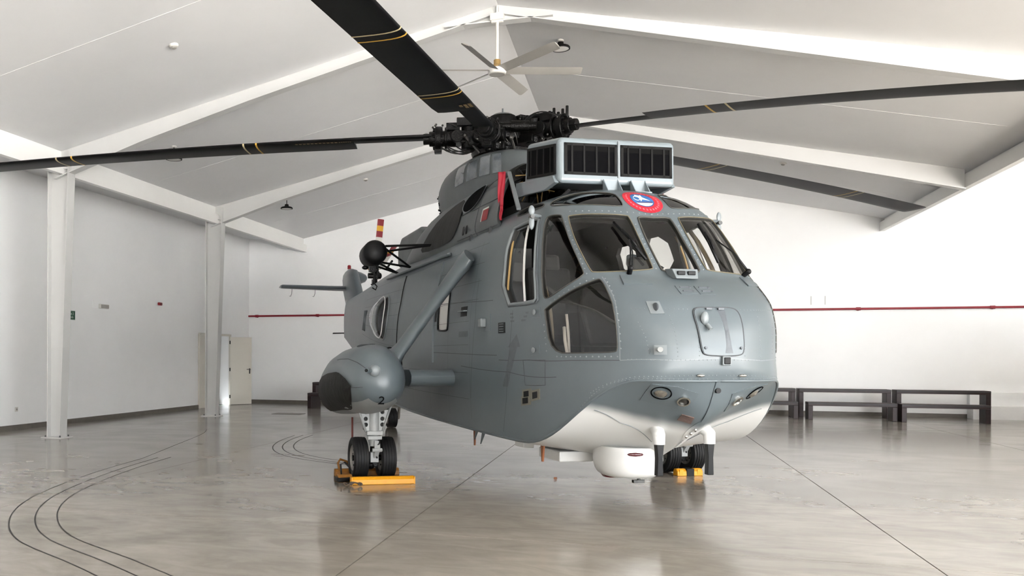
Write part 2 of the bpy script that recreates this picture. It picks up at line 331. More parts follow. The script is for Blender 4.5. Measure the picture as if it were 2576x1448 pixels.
#        v     xn    zn    W     zs    p    t0   t1
LINES = np.array([
 (0.00, 2.95, 0.545, 0.00, 0.43, 1.4, 0.0, 1.0),
 (0.40, 3.36, 0.74, 0.38, 0.50, 1.6, 0.0, 0.9),
 (0.80, 3.72, 1.00, 0.74, 0.575, 2.0, 0.05, 0.80),
 (1.15, 3.87, 1.265, 1.06, 0.64, 3.1, 0.06, 0.70),
 (1.40, 3.905, 1.36, 1.085, 0.96, 2.85, 0.05, 0.85),
 (1.70, 3.915, 1.49, 1.10, 1.32, 2.70, 0.04, 1.0),
 (2.00, 3.885, 1.66, 1.10, 1.64, 2.8, 0.0, 1.0),
 (2.25, 3.78, 1.87, 1.09, 1.90, 3.0, 0.0, 1.0),
 (2.45, 3.58, 2.03, 1.07, 2.08, 3.3, 0.0, 1.0),
 (2.65, 3.34, 2.165, 1.04, 2.24, 3.8, 0.0, 1.0),
 (3.00, 3.06, 2.49, 0.99, 2.52, 4.0, 0.0, 1.0),
 (3.30, 2.82, 2.77, 0.91, 2.77, 3.9, 0.0, 1.0),
 (3.60, 2.56, 2.985, 0.74, 2.975, 3.3, 0.0, 1.0),
 (4.00, 2.08, 3.115, 0.40, 3.105, 2.6, 0.0, 1.0),
 (4.40, 1.32, 3.14, 0.00, 3.14, 2.2, 0.0, 1.0)])
VC = 1.15; VS = 2.65; VMAX = 4.40
#          x      top   keel  width
STATS = np.array([
 (1.3, 3.14, 0.43, 1.0), (0.0, 3.13, 0.44, 1.0), (-1.5, 3.09, 0.47, 1.0), (-2.6, 3.07, 0.53, 1.0), (-3.6, 3.04, 0.66, 0.985),
 (-4.6, 3.01, 0.83, 0.93), (-6.0, 2.97, 1.08, 0.80), (-8.0, 2.93, 1.42, 0.58), (-9.5, 2.91, 1.62, 0.42), (-10.6, 2.90, 1.76, 0.30), (-11.2, 2.90, 1.84, 0.24)])
NU = 2.6                       # length given to the nose in u
UMAX = NU + (XE + 11.2)
def pchip(xs, ys):
    xs = np.asarray(xs, float); ys = np.asarray(ys, float)
    h = np.diff(xs); d = np.diff(ys) / h
    m = np.zeros_like(ys); m[0] = d[0]; m[-1] = d[-1]
    for i in range(1, len(xs) - 1):
        if d[i-1] * d[i] > 0:
            w1 = 2*h[i] + h[i-1]; w2 = h[i] + 2*h[i-1]
            m[i] = (w1 + w2) / (w1/d[i-1] + w2/d[i])
    def f(x):
        x = np.clip(np.asarray(x, float), xs[0], xs[-1])
        i = np.clip(np.searchsorted(xs, x, side='right') - 1, 0, len(xs) - 2)
        t = (x - xs[i]) / h[i]
        return ((1+2*t)*(1-t)**2*ys[i] + t*(1-t)**2*h[i]*m[i] + t*t*(3-2*t)*ys[i+1] + t*t*(t-1)*h[i]*m[i+1])
    return f
def segmented(col, breaks):
    v = LINES[:, 0]; segs = []
    b = [0] + [int(np.argmin(abs(v - q))) for q in breaks] + [len(v) - 1]
    for i0, i1 in zip(b[:-1], b[1:]):
        segs.append((v[i0], v[i1], pchip(v[i0:i1+1], LINES[i0:i1+1, col])))
    def f(x):
        x = np.asarray(x, float); out = np.zeros_like(x)
        for k, (a, c, g) in enumerate(segs):
            m = (x >= a) if k else (x >= -9)
            out = np.where(m, g(x), out)
        return out
    return f
F = [None] + [segmented(c, (VC, VS)) for c in range(1, 8)]
FT = pchip(-STATS[:, 0], STATS[:, 1]); FK = pchip(-STATS[:, 0], STATS[:, 2]); FW = pchip(-STATS[:, 0], STATS[:, 3])
def S(u, v):
    """u metres from the nose centre line aft, v girth from keel to roof -> (x, y, z), y >= 0 (port)"""
    u = np.asarray(u, float); v = np.asarray(v, float)
    xn, zn, W, zs, p, t0, t1 = (F[k](v) for k in range(1, 8))
    s = np.clip(u / NU, 0, 1)
    ph = s * np.pi / 2
    c = np.cos(ph); q = np.sin(ph)
    e = 2.0 / p
    # superellipse by angle, evened out
    r = (np.abs(c)**p + np.abs(q)**p) ** (-1.0 / p)
    x = XE + (xn - XE) * r * c; y = W * r * q
    t = np.clip((xn - x) / np.maximum(xn - XE, 1e-6), 0, 1)
    w = np.clip((t - t0) / (t1 - t0), 0, 1); w = 1 - (1 - w**1.6)**4
    z = zn + (zs - zn) * w
    xa = XE - np.maximum(u - NU, 0)
    kz, tz, ww = FK(-xa), FT(-xa), FW(-xa)
    aft = u > NU
    za = kz + (zs - 0.43) / (3.14 - 0.43) * (tz - kz)
    return np.stack([np.where(aft, xa, x), np.where(aft, W * ww, y), np.where(aft, za, z)], -1)
UV = {
 'windscreen': [(1.2012,3.2869),(0.4666,3.2686),(0.4122,3.2408),(0.387,2.7258),(0.4156,2.6893),(1.0765,2.6613),(1.1121,2.6821),(1.2269,3.2543)],
 'center_windscreen': [(0.0,3.2463),(0.2442,3.2541),(0.2979,3.2247),(0.2947,2.7031),(0.2562,2.6756),(0.0453,2.6748)],
 'quarter_window': [(1.5006,3.2884),(1.4389,3.3199),(1.3154,3.3084),(1.2867,3.2772),(1.1722,2.6793),(1.1851,2.6342),(1.4124,2.4753),(1.6065,2.3468),(1.6495,2.3711),(1.6045,2.6021),(1.5437,2.9708)],
 'side_window': [(2.1418,3.27),(1.8464,3.2925),(1.6254,3.3212),(1.5851,3.2738),(1.7138,2.3707),(1.7594,2.3218),(2.1803,2.3203)],
 'nose_window': [(1.6641,2.2231),(1.6443,2.2534),(1.438,2.3867),(1.2329,2.5045),(1.0963,2.5674),(1.0545,2.572),(1.0623,2.4044),(1.0668,2.2125),(1.068,1.9724),(1.0683,1.7906),(1.085,1.7396),(1.353,1.7814),(1.626,1.8242)],
 'roof_window': [(1.5225,3.4661),(1.2443,3.4329),(0.8475,3.3999),(0.4861,3.3794),(0.4333,3.4026),(0.4536,3.5003),(0.5012,3.6302),(0.7912,3.6856),(1.2263,3.7217),(1.482,3.5976)],
 'eyebrow_window': [(2.2317,3.465),(2.2849,3.5801),(2.2973,3.7308),(1.6956,3.5948),(1.5945,3.499),(1.7208,3.4719),(1.9511,3.4594)],
 'cabin_window': [(4.2354,2.799),(3.9199,2.7939),(3.8377,2.7483),(3.7431,2.1408),(3.8353,2.1161),(4.1347,2.1245),(4.1909,2.1547)],
 'bubble': [(7.1075,2.9153),(7.5563,2.8581),(8.0313,2.6882),(8.0788,2.3936),(7.8792,2.1525),(7.4901,2.0295),(7.0523,2.0052),(6.9569,2.3982)],
 'hatch': [(0.0353,2.2249),(0.2332,2.2268),(0.3015,2.1885),(0.2845,2.0174),(0.2686,1.749),(0.2309,1.6728),(0.0332,1.6605)],
 'bubble_frame': [(7.0051,2.9329),(7.4392,2.9591),(7.2656,1.9602),(6.8781,1.9941)],
 'door_gap': [(6.2424,3.2268),(6.2127,2.8418),(6.2343,2.4546),(6.2866,2.0797)],
 'door_rail': [(7.6441,3.2913),(6.2421,3.2816),(5.181,3.2775),(4.1277,3.2403)],
 'lamp_recess': [(0.7104,1.0284)],
 'small_lamp': [(0.4458,0.9458)],
 'grille': [(0.3426,0.7226)],
 'sensor_up': [(0.696,2.2335)],
 'sensor_low': [(0.7037,1.7477)],
 'horn_light': [(0.0,1.5695)],
 'blip': [(0.2867,1.2867)],
 'blip_r': [(0.0005,1.2268)],
 'wiper_base': [(0.7335,2.6393)],
 'mirror_base': [(1.5917,3.3358)],
 'access_a': [(1.8815,1.4943)],
 'access_b': [(1.785,1.4719)],
 'access_c': [(1.8931,1.4459)],
 'step_a': [(2.5196,2.16)],
 'step_b': [(3.1946,2.3211)],
 'vent_a': [(2.2081,2.098)],
 'vent_b': [(4.3679,2.3228)],
 'cleat_a': [(1.7517,2.22)],
 'cleat_b': [(1.7838,1.868)],
 'arrow': [(1.9916,2.0298),(2.1422,1.561)],
 'strut_top': [(3.6293,3.1718)],
 'panel_a': [(2.2589,1.7929),(1.8567,1.7776),(1.4367,1.7064),(1.0515,1.6095)],
 'panel_b': [(1.0515,1.6095),(0.5599,1.5739),(0.0221,1.6194)],
 'panel_c': [(1.0515,1.6095),(1.0495,2.1386),(1.0324,2.3765),(1.0279,2.6067)],
 'panel_d': [(5.4826,2.5244),(3.6427,2.4604),(2.3741,2.3982)],
 'panel_e': [(5.9952,1.8979),(3.6989,1.8603),(2.2909,1.8384)],
 'panel_f': [(3.2474,1.7252),(2.109,1.683),(1.5785,1.5687)],
 'panel_g': [(2.844,2.7387),(2.7782,2.2217),(2.8594,1.8102),(2.9369,1.4336)],
 'panel_h': [(2.035,2.2577),(2.1077,1.8093),(2.1485,1.4729),(2.2198,1.2046)],
 'hoist_a': [(6.3544,3.3807)],
 'hoist_b': [(7.0008,3.3408)],
 'hoist_c': [(6.3145,3.6952)],
 'lower_plate': [(0.9278,0.9799),(0.7986,1.1213),(0.5325,1.0946),(0.2622,1.0199),(0.3715,0.8182),(0.8089,0.9312)],
 'brown_plate': [(0.4526,0.7135),(0.4203,0.7869),(0.2157,0.7465),(0.2123,0.6679)],
 'numbers_a': [(0.2598,2.4804),(0.091,2.4835),(0.1259,2.384),(0.2936,2.3863)],
 'windscreen_rivets': [(1.2584,3.2733),(1.1445,2.6448)],
 'post_root': [(0.523,0.4246)],
 'wiper': [(0.7259,2.6508),(0.5936,2.9621),(0.698,3.1654),(0.4597,2.7774)],
 'P_wiper': [(0.9436,2.6573),(0.7513,2.9915),(0.6722,3.1735),(0.612,2.7681)],
 'P_mirror_base': [(1.2091,3.2325)],
 'P_lamp': [(0.4952,1.0327)],
 'P_small_lamp': [(0.3131,0.949)],
 'side_pane': [(2.1183,3.2656),(1.8289,3.2887),(1.9098,2.3153),(2.1669,2.3235)],
 'rv1': [(1.2685,3.2595),(1.1937,2.9603),(1.1517,2.645)],
 'rv2': [(1.2676,3.3393),(0.8629,3.3237),(0.3232,3.3083),(0.0,3.2887)],
 'rv3': [(0.3675,3.2186),(0.3488,2.9534),(0.3512,2.6862)],
 'rv4': [(1.683,2.1607),(1.6649,1.7961)],
 'rv5': [(1.6122,1.7845),(1.37,1.7348),(1.063,1.6692)],
 'rv6': [(1.0437,1.6783),(1.0458,2.0246),(1.0431,2.2509),(1.0212,2.446),(1.0104,2.6122)],
 'rv7': [(1.6282,2.2809),(1.4301,2.4136),(1.2194,2.5427),(1.061,2.6075)],
 'rv8': [(1.3185,1.2597),(1.2227,1.2812),(1.0651,1.261),(0.7947,1.2465),(0.3826,1.2779),(0.0361,1.2783)],
 'rv9': [(1.4188,1.1669),(1.2813,1.2291),(1.1604,1.261),(1.0018,1.205),(0.7198,1.1972),(0.1733,1.2013)],
 'rv10': [(1.0191,1.6159),(0.7854,1.5805),(0.477,1.5817),(0.0993,1.5836)],
 'rv11': [(0.9606,2.2292),(0.7301,2.2221),(0.4852,2.2176),(0.3219,2.2184)],
 'rv12': [(0.8936,2.1356),(0.8288,1.9242),(0.8011,1.6521)],
 'rv13': [(0.5817,2.1876),(0.544,1.9703),(0.5348,1.6168)],
 'rv14': [(0.3046,2.1337),(0.2976,1.9204),(0.2978,1.6181)],
 'chin_line': [(1.3046,1.0844),(1.1453,0.8546),(0.6818,0.4355)],
 'chin_line2': [(1.789,0.9693),(1.7669,0.4192),(1.3565,0.0487)],
 'stencil': [(2.0951,2.2215),(1.8369,2.1682),(1.8594,2.1146),(2.0802,2.1365)],
 'stencil2': [(3.1787,2.0652),(2.7685,2.048),(2.767,1.9746),(3.1758,1.9887)],
 'soft_patch': [(3.4682,1.9399),(3.2474,1.9465),(3.2474,1.705),(3.4532,1.702)],
 'hull_hatch': [(1.9215,1.7825),(1.6813,1.7576),(1.6852,1.5278),(1.8971,1.5625)],
}
# ================================================================== helicopter
TH = math.radians(10.35); X0, Z0 = 2.32, 10.80            # midpoint between the main wheels, seen from the camera
ca, sa = math.cos(ALPHA), math.sin(ALPHA)
def c2w(x, z): return (x*ca - z*sa, x*sa + z*ca)
fx, fy = c2w(math.sin(TH), -math.cos(TH))
HELI = empty('helicopter', (*c2w(X0, Z0), 0), math.atan2(fy, fx))
tag(HELI, 'large grey naval helicopter with black rotor blades parked in the hangar', 'helicopter')
_tv = np.linspace(0, VMAX, 2201); _T = np.stack([F[k](_tv) for k in range(1, 8)], 1).tolist()
_tx = np.linspace(-XE, 11.2, 1251); _A = np.stack([FK(_tx), FT(_tx), FW(_tx)], 1).tolist()
def S0(u, v):
    g = min(max(v, 0.0), VMAX) / VMAX * 2200; i = min(int(g), 2199); f = g - i; a, c = _T[i], _T[i+1]
    xn, zn, w_, zs, p, t0, t1 = [x + (y-x)*f for x, y in zip(a, c)]
    if u > NU:
        xa = XE - (u - NU); h = (-xa + XE) / (11.2 + XE) * 1250; j = min(int(h), 1249); e = h - j; kz, tz, ww = [x + (y-x)*e for x, y in zip(_A[j], _A[j+1])]
        return (xa, w_*ww, kz + (zs-0.43)/(3.14-0.43)*(tz-kz))
    ph = max(u, 0.0)/NU*PI/2; c_, q_ = math.cos(ph), math.sin(ph); r = (c_**p + q_**p)**(-1/p) if q_ > 0 else 1.0
    x = XE + (xn-XE)*r*c_; t = min(max((xn-x)/max(xn-XE, 1e-6), 0), 1); m_ = min(max((t-t0)/(t1-t0), 0), 1); m_ = 1 - (1 - m_**1.6)**4
    return (x, w_*r*q_, zn + (zs-zn)*m_)
def SN0(u, v):
    e = 0.004; a, b_ = Vector(S0(max(u-e, 0), v)), Vector(S0(u+e, v)); c_, d_ = Vector(S0(u, max(v-e, 0))), Vector(S0(u, min(v+e, VMAX)))
    return (b_-a).cross(d_-c_).normalized()
def SP(u, v, off=0.0, side=-1):
    """point on the skin, side -1 starboard, +1 port; negative u crosses the centre line"""
    u = float(u); v = float(v)
    if u < 0: u = -u; side = -side
    q_ = Vector(S0(u, v))
    if off: q_ = q_ + SN0(u, v)*off
    return Vector((q_.x, side*q_.y, q_.z))
def SN(u, v, lo=0.0, hi=None):
    hi = VMAX if hi is None else hi
    u = np.asarray(u, float); v = np.asarray(v, float); e = 0.004
    u0 = np.maximum(u-e, 0); u1 = np.minimum(u+e, UMAX); v0 = np.maximum(v-e, lo); v1 = np.minimum(v+e, hi)
    n = np.cross(S(u1, np.clip(v, lo+1e-4, hi-1e-4)) - S(u0, np.clip(v, lo+1e-4, hi-1e-4)), S(u, v1) - S(u, v0))
    l = np.linalg.norm(n, axis=-1, keepdims=True)
    return n / np.maximum(l, 1e-12)
def SNs(u, v, side=-1):
    u = float(u)
    if u < 0: u = -u; side = -side
    n = SN0(u, float(v)); return Vector((n.x, side*n.y, n.z))
def chaikin(pts, it=2, closed=True, keep_ends=False):
    for _ in range(it):
        out = []; k = len(pts)
        rng = range(k) if closed else range(k-1)
        if not closed: out.append(pts[0])
        for i in rng:
            a, c = pts[i], pts[(i+1) % k]
            out += [(a[0]*.75+c[0]*.25, a[1]*.75+c[1]*.25), (a[0]*.25+c[0]*.75, a[1]*.25+c[1]*.75)]
        if not closed: out.append(pts[-1])
        pts = out
    return pts
def resample(pts, step, closed=True):
    out = []; k = len(pts)
    for i in range(k if closed else k-1):
        a, c = pts[i], pts[(i+1) % k]; n = max(1, int(math.hypot(c[0]-a[0], c[1]-a[1]) / step))
        out += [(a[0]+(c[0]-a[0])*j/n, a[1]+(c[1]-a[1])*j/n) for j in range(n)]
    if not closed: out.append(pts[-1])
    return out
def loop(key, it=2, step=0.07):
    return resample(chaikin(UV[key], it), step)
def half_loop(key, step=0.07):
    p = [list(q) for q in UV[key]]; p[0][0] = 0.0; p[-1][0] = 0.0
    return resample(chaikin([tuple(q) for q in p], 2, closed=False), step, closed=True)
WIN = [('windscreen', loop('windscreen')), ('center_windscreen', half_loop('center_windscreen')), ('quarter_window', loop('quarter_window')),
       ('side_window', loop('side_window', 1)), ('nose_window', loop('nose_window')), ('roof_window', loop('roof_window')),
       ('eyebrow_window', loop('eyebrow_window')), ('cabin_window', loop('cabin_window')), ('bubble', loop('bubble')),
       ('port_window', resample(chaikin([(2.30, 3.32), (2.80, 3.32), (2.80, 2.86), (2.30, 2.86)], 1), 0.07)), ('port_window', resample(chaikin([(3.00, 3.30), (3.45, 3.30), (3.45, 2.90), (3.00, 2.90)], 1), 0.07))]
def seg_dist(P, loops):
    d = np.full(len(P), 9.0)
    for L in loops:
        L = np.array(L); A = L; B = np.roll(L, -1, 0)
        for a, c in zip(A, B):
            ab = c - a; t = np.clip(((P-a) @ ab) / max(ab @ ab, 1e-9), 0, 1)
            d = np.minimum(d, np.linalg.norm(P - (a + t[:, None]*ab), axis=1))
    return d
def cdt(points, loops, extra_edges=()):
    vs = [Vector(p) for p in points]; edges = list(extra_edges); faces = []
    for L in loops:
        n = len(vs); vs += [Vector(p) for p in L]; faces.append(list(range(n, n+len(L))))
    r = delaunay_2d_cdt(vs, edges, faces, 0, 1e-5, False)
    V_ = np.array([tuple(p) for p in r[0]]); C_ = np.array([V_[list(f)].mean(0) for f in r[2]]); own = [[] for _ in r[2]]
    for k, L in enumerate(loops):
        A_ = np.array(L); B_ = np.roll(A_, -1, 0); ins = np.zeros(len(C_), bool)
        for a_, b_ in zip(A_, B_):
            c_ = (a_[1] > C_[:, 1]) != (b_[1] > C_[:, 1])
            ins ^= c_ & (C_[:, 0] < (b_[0]-a_[0])*(C_[:, 1]-a_[1])/((b_[1]-a_[1]) or 1e-12) + a_[0])
        for i in np.nonzero(ins)[0]: own[i].append(k)
    return V_, r[2], own
us = np.concatenate([np.arange(0, NU, 0.065), np.arange(NU, NU+7.5, 0.13), np.arange(NU+7.5, UMAX, 0.28), [UMAX]])
vsr = np.unique(np.round(np.concatenate([np.linspace(0, VC, 14), np.linspace(VC, VS, 22), np.linspace(VS, VMAX, 25)]), 5))
gu, gv = np.meshgrid(us, vsr); P = np.stack([gu.ravel(), gv.ravel()], 1)
d = seg_dist(P, [L for _, L in WIN]); onb = (P[:, 0] < 1e-6)
P = P[(d > 0.022) | (onb & (d > 0.004))]
row = [i for i in range(len(P)) if abs(P[i, 1] - VC) < 1e-4]; row.sort(key=lambda i: P[i, 0])
q, faces, orig = cdt(P, [L for _, L in WIN], [(row[i], row[i+1]) for i in range(len(row)-1)])
def cat(face, of):
    if of: return of[0]
    return -2 if sum(q[i][1] for i in face)/len(face) < VC else -1
cats = [cat(f, o) for f, o in zip(faces, orig)]
def skin(name, sel, m, off=0.0, lo=0.0, hi=None, parent=None, sides=(1, -1), flip=False):
    fs = [(f, c) for f, c in zip(faces, cats) if sel(c, f) or (sel(-1, f) and c >= 9 and -1 in sides and len(sides) == 2)]; cc = [c for f, c in fs]; fs = [f for f, c in fs]
    used = sorted({i for f in fs for i in f}); idx = {i: k for k, i in enumerate(used)}; uvp = q[used]
    p = S(uvp[:, 0], uvp[:, 1]); n = SN(uvp[:, 0], uvp[:, 1], lo, hi); p = p + n*off
    V = []; N = []; F = []
    mid = [abs(a[1]) < 1e-5 for a in p]
    base = {}
    for sd in sides:
        for k in range(len(used)):
            if mid[k] and len(sides) == 2 and sd == sides[1]: base[(sd, k)] = base[(sides[0], k)]; continue
            base[(sd, k)] = len(V); V.append((p[k][0], sd*p[k][1], p[k][2])); N.append((n[k][0], sd*n[k][1] if not mid[k] else 0.0, n[k][2]))
        for f, c_f in zip(fs, cc):
            if c_f >= 9 and sd == 1 and not sel(c_f, f): continue
            g = [base[(sd, idx[i])] for i in f]
            if len(set(g)) < 3: continue
            a, b_, c_ = (np.array(V[g[0]]), np.array(V[g[1]]), np.array(V[g[2]]))
            if np.cross(b_-a, c_-a) @ np.array(N[g[0]]) < 0: g = g[::-1]
            F.append(g[::-1] if flip else g)
    me = bpy.data.meshes.new(name); me.from_pydata(V, [], F); me.update(); me.materials.append(m)
    me.polygons.foreach_set('use_smooth', [True]*len(me.polygons))
    sg = -1 if flip else 1
    NN = []
    for a in N:
        l = math.sqrt(sum(x*x for x in a)) or 1; NN.append(tuple(sg*x/l for x in a))
    me.normals_split_custom_set_from_vertices(NN)
    o = bpy.data.objects.new(name, me); link(o); o.parent = parent or HELI
    return o
# bottom paint: grey sprayed over white with a soft edge
m_bot = mat('bottom_paint', (0.7, 0.7, 0.68), 0.38, coat=0.1); nt = m_bot.node_tree; b = nt.nodes['Principled BSDF']
tc = nt.nodes.new('ShaderNodeTexCoord'); sx = nt.nodes.new('ShaderNodeSeparateXYZ'); nt.links.new(tc.outputs['Object'], sx.inputs[0])
ab = nt.nodes.new('ShaderNodeMath'); ab.operation = 'ABSOLUTE'; nt.links.new(sx.outputs[1], ab.inputs[0])
m1 = nt.nodes.new('ShaderNodeMath'); m1.operation = 'MULTIPLY_ADD'; m1.inputs[1].default_value = -0.22; nt.links.new(ab.outputs[0], m1.inputs[0]); nt.links.new(sx.outputs[2], m1.inputs[2])
nz = nt.nodes.new('ShaderNodeTexNoise'); nz.inputs['Scale'].default_value = 2.5; nt.links.new(tc.outputs['Object'], nz.inputs['Vector'])
m2 = nt.nodes.new('ShaderNodeMath'); m2.operation = 'MULTIPLY_ADD'; m2.inputs[1].default_value = 0.05; nt.links.new(nz.outputs[0], m2.inputs[0]); nt.links.new(m1.outputs[0], m2.inputs[2])
rp = nt.nodes.new('ShaderNodeValToRGB'); rp.color_ramp.interpolation = 'EASE'; e = rp.color_ramp.elements
e[0].position = 0.83; e[1].position = 0.925; e[0].color = (0.66, 0.66, 0.645, 1); e[1].color = (0.102, 0.125, 0.137, 1)
nt.links.new(m2.outputs[0], rp.inputs[0]); nt.links.new(rp.outputs[0], b.inputs['Base Color'])
skin('fuselage_skin', lambda c, f: c == -1, m_skin, lo=VC)
tag(skin('hull_bottom', lambda c, f: c == -2, m_bot, hi=VC), 'boat-shaped chin sprayed from grey to white')
skin('cabin_lining', lambda c, f: c == -1 and max(q[i][0] for i in f) < 9.2 and min(q[i][1] for i in f) > 1.30, m_dark, off=-0.045, lo=VC, flip=True)
# panes, seals and reveals
def ring3(L, off, side, close_mid=False):
    return [SP(u, v, off, side) for u, v in L]
def seal(name, L, side, m, parent, r=0.009, off=0.004, open_mid=False):
    pts = [p for p in L if not (open_mid and p[0] < 1e-6)]
    return M().tube([SP(u, v, off, side) for u, v in pts], r, 6, closed=not open_mid).build(name, m, parent, smooth=True)
def reveal(L, side, m, parent, depth=0.045, name='window_reveal'):
    a = M(); k = len(L); vs = [SP(u, v, 0.0, side) for u, v in L] + [SP(u, v, -depth, side) for u, v in L]
    a.add(vs, [(i, (i+1) % k, k+(i+1) % k, k+i) for i in range(k) if not (L[i][0] < 1e-6 and L[(i+1) % k][0] < 1e-6)])
    return a.build(name, m, parent)
GL = {'windscreen': g_wind, 'center_windscreen': g_wind, 'quarter_window': g_smoke, 'nose_window': g_smoke, 'roof_window': g_tint, 'eyebrow_window': g_tint, 'cabin_window': g_milky, 'bubble': g_clear}
for k, (nm, L) in enumerate(WIN):
    if nm == 'port_window':
        o = skin('cabin_window', lambda c, f: c == k, g_clear, sides=(1,), off=-0.01); seal('window_seal', L, 1, m_seal, o, 0.008); reveal(L, 1, m_dgrey, o); continue
    if nm == 'center_windscreen':
        o = skin('windscreen', lambda c, f: c == k, GL[nm], off=-0.012); tag(o, 'narrow centre windscreen')
        L2 = [p for p in L if p[0] > 1e-6 or True]
        both = [p for p in L if p[0] > 1e-6]
        pts = [SP(0, L[0][1], .004)] + [SP(u, v, .004, -1) for u, v in both] + [SP(0, UV[nm][-1][1], .004)] + [SP(u, v, .004, 1) for u, v in reversed(both)]
        M().tube(pts, 0.008, 6, closed=True).build('window_seal', m_seal, o, smooth=True)
        for sd in (-1, 1): reveal(L, sd, m_dgrey, o)
        continue
    for sd in (-1, 1):
        if nm == 'side_window':
            o = seal('window_frame', L, sd, m_edge, HELI, 0.016, 0.006)
            reveal(L, sd, m_dgrey, o, 0.06)
            continue
        if nm == 'bubble' and sd == 1: o = skin('bubble_window', lambda c, f: c == k, g_smoke, sides=(1,), off=-0.01); continue
        if nm == 'bubble':
            # blown out acrylic bubble
            a = M(); cu = sum(p[0] for p in L)/len(L); cv = sum(p[1] for p in L)/len(L); rings = []
            for t in (1.0, 0.93, 0.8, 0.6, 0.35, 0.12): rings.append([SP(cu+(u-cu)*t, cv+(v-cv)*t, 0.17*math.sqrt(max(0, 1-t*t)), sd) for u, v in L])
            a.loft(rings, cap0=False); o = a.build('bubble_window', g_clear, HELI, smooth=True)
            seal('window_frame', L, sd, m_edge, o, 0.016); M().tube([p + SNs(u, v, sd)*0.004 for (u, v), p in zip(L, rings[1])], 0.009, 6, closed=True).build('window_seal', m_white, o, smooth=True)
            # dark hole behind
            continue
        o = skin(nm.replace('eyebrow', 'roof') if nm != 'cabin_window' else nm, lambda c, f: c == k, GL[nm], off=-0.012 if nm != 'roof_window' else -0.002, sides=(sd,))
        seal('window_seal', L, sd, m_black if nm in ('cabin_window',) else m_sealy if nm == 'windscreen' else m_seal, o, 0.012 if nm == 'cabin_window' else 0.005)
        reveal(L, sd, m_dgrey, o)
# sliding pane standing half open in the side windows
for sd in (-1, 1):
    Q = UV['side_pane']; a = M(); n = 10; g = []
    for i in range(n+1):
        for j in range(n+1):
            s_, t_ = i/n, j/n
            u = (Q[0][0]*(1-s_)+Q[1][0]*s_)*(1-t_) + (Q[3][0]*(1-s_)+Q[2][0]*s_)*t_; v = (Q[0][1]*(1-s_)+Q[1][1]*s_)*(1-t_) + (Q[3][1]*(1-s_)+Q[2][1]*s_)*t_
            g.append(SP(u, v, -0.035, sd))
    a.add(g, [(i*(n+1)+j, i*(n+1)+j+1, (i+1)*(n+1)+j+1, (i+1)*(n+1)+j) for i in range(n) for j in range(n)])
    pane = a.build('sliding_window', g_wind, HELI, smooth=True); tag(pane, 'clear side pane slid half open')
    ed = M(); ed.tube([g[n*(n+1)+j] for j in range(n+1)], 0.012, 6); ed.build('pane_edge', m_white, pane, smooth=True)
    ed = M(); ed.tube([g[j] for j in range(n+1)], 0.012, 6); ed.build('pane_edge', mat('yellowed_edge', 'a98b58', 0.5), pane, smooth=True)
    for j_ in (n, 0): ed = M(); ed.tube([g[i*(n+1)+j_] for i in range(n+1)], 0.010, 6); ed.build('pane_rail', m_edge, pane, smooth=True)
    # outer track frame
    L = WIN[3][1]; cu = sum(p[0] for p in L)/len(L); cv = sum(p[1] for p in L)/len(L)
    M().tube([SP(cu+(u-cu)*1.10, cv+(v-cv)*1.035, 0.003, sd) for u, v in L], 0.010, 6, closed=True).build('window_track', m_mark, HELI, smooth=True)
# ---- patches laid on the skin
def patch(name, L, m, off=0.006, side=-1, parent=None, step=0.05, thick=True, edge=None):
    P_ = np.array(L); lo = P_.min(0); hi = P_.max(0)
    gx, gy = np.meshgrid(np.arange(lo[0]+step/2, hi[0], step), np.arange(lo[1]+step/2, hi[1], step)); I = np.stack([gx.ravel(), gy.ravel()], 1)
    if len(I): I = I[seg_dist(I, [L]) > step*0.3]
    vv, ff, oo = cdt(I, [L]); ff = [f for f, o in zip(ff, oo) if o]
    a = M(); pts = [SP(u, v, off, side) for u, v in vv]; n0 = SNs(*vv.mean(0), side)
    fl = []
    for f in ff:
        nn = (pts[f[1]]-pts[f[0]]).cross(pts[f[2]]-pts[f[0]]); fl.append(f if nn.dot(n0) > 0 else f[::-1])
    a.add(pts, fl)
    if thick:
        k = len(L); tp = [SP(u, v, off, side) for u, v in L]; bt = [SP(u, v, -0.004, side) for u, v in L]
        a.add(tp+bt, [(i, (i+1) % k, k+(i+1) % k, k+i) for i in range(k)])
    return a.build(name, m, parent or HELI, smooth=35, normals=False)
def ribbon(name, poly, m, w=0.006, off=0.0012, side=-1, parent=None, a=None):
    own = a is None; a = a or M()
    pl = resample(poly, 0.05, closed=False); k = len(pl); vs = []
    pts = [SP(u, v, off, side) for u, v in pl]
    for i, (u, v) in enumerate(pl):
        t = pts[min(i+1, k-1)] - pts[max(i-1, 0)]; s_ = t.cross(SNs(u, v, side)).normalized()*w/2; vs += [pts[i]-s_, pts[i]+s_]
    a.add(vs, [(2*i, 2*i+1, 2*i+3, 2*i+2) for i in range(k-1)])
    return a.build(name, m, parent or HELI, normals=False) if own else a
def circ(u, v, ru, rv=None, n=20): return [(u+ru*math.cos(2*PI*i/n), v+(rv or ru)*math.sin(2*PI*i/n)) for i in range(n)]
def on_skin(key, off=0.0, side=-1, i=0):
    u, v = UV[key][i]; return SP(u, v, off, side), SNs(u, v, side)
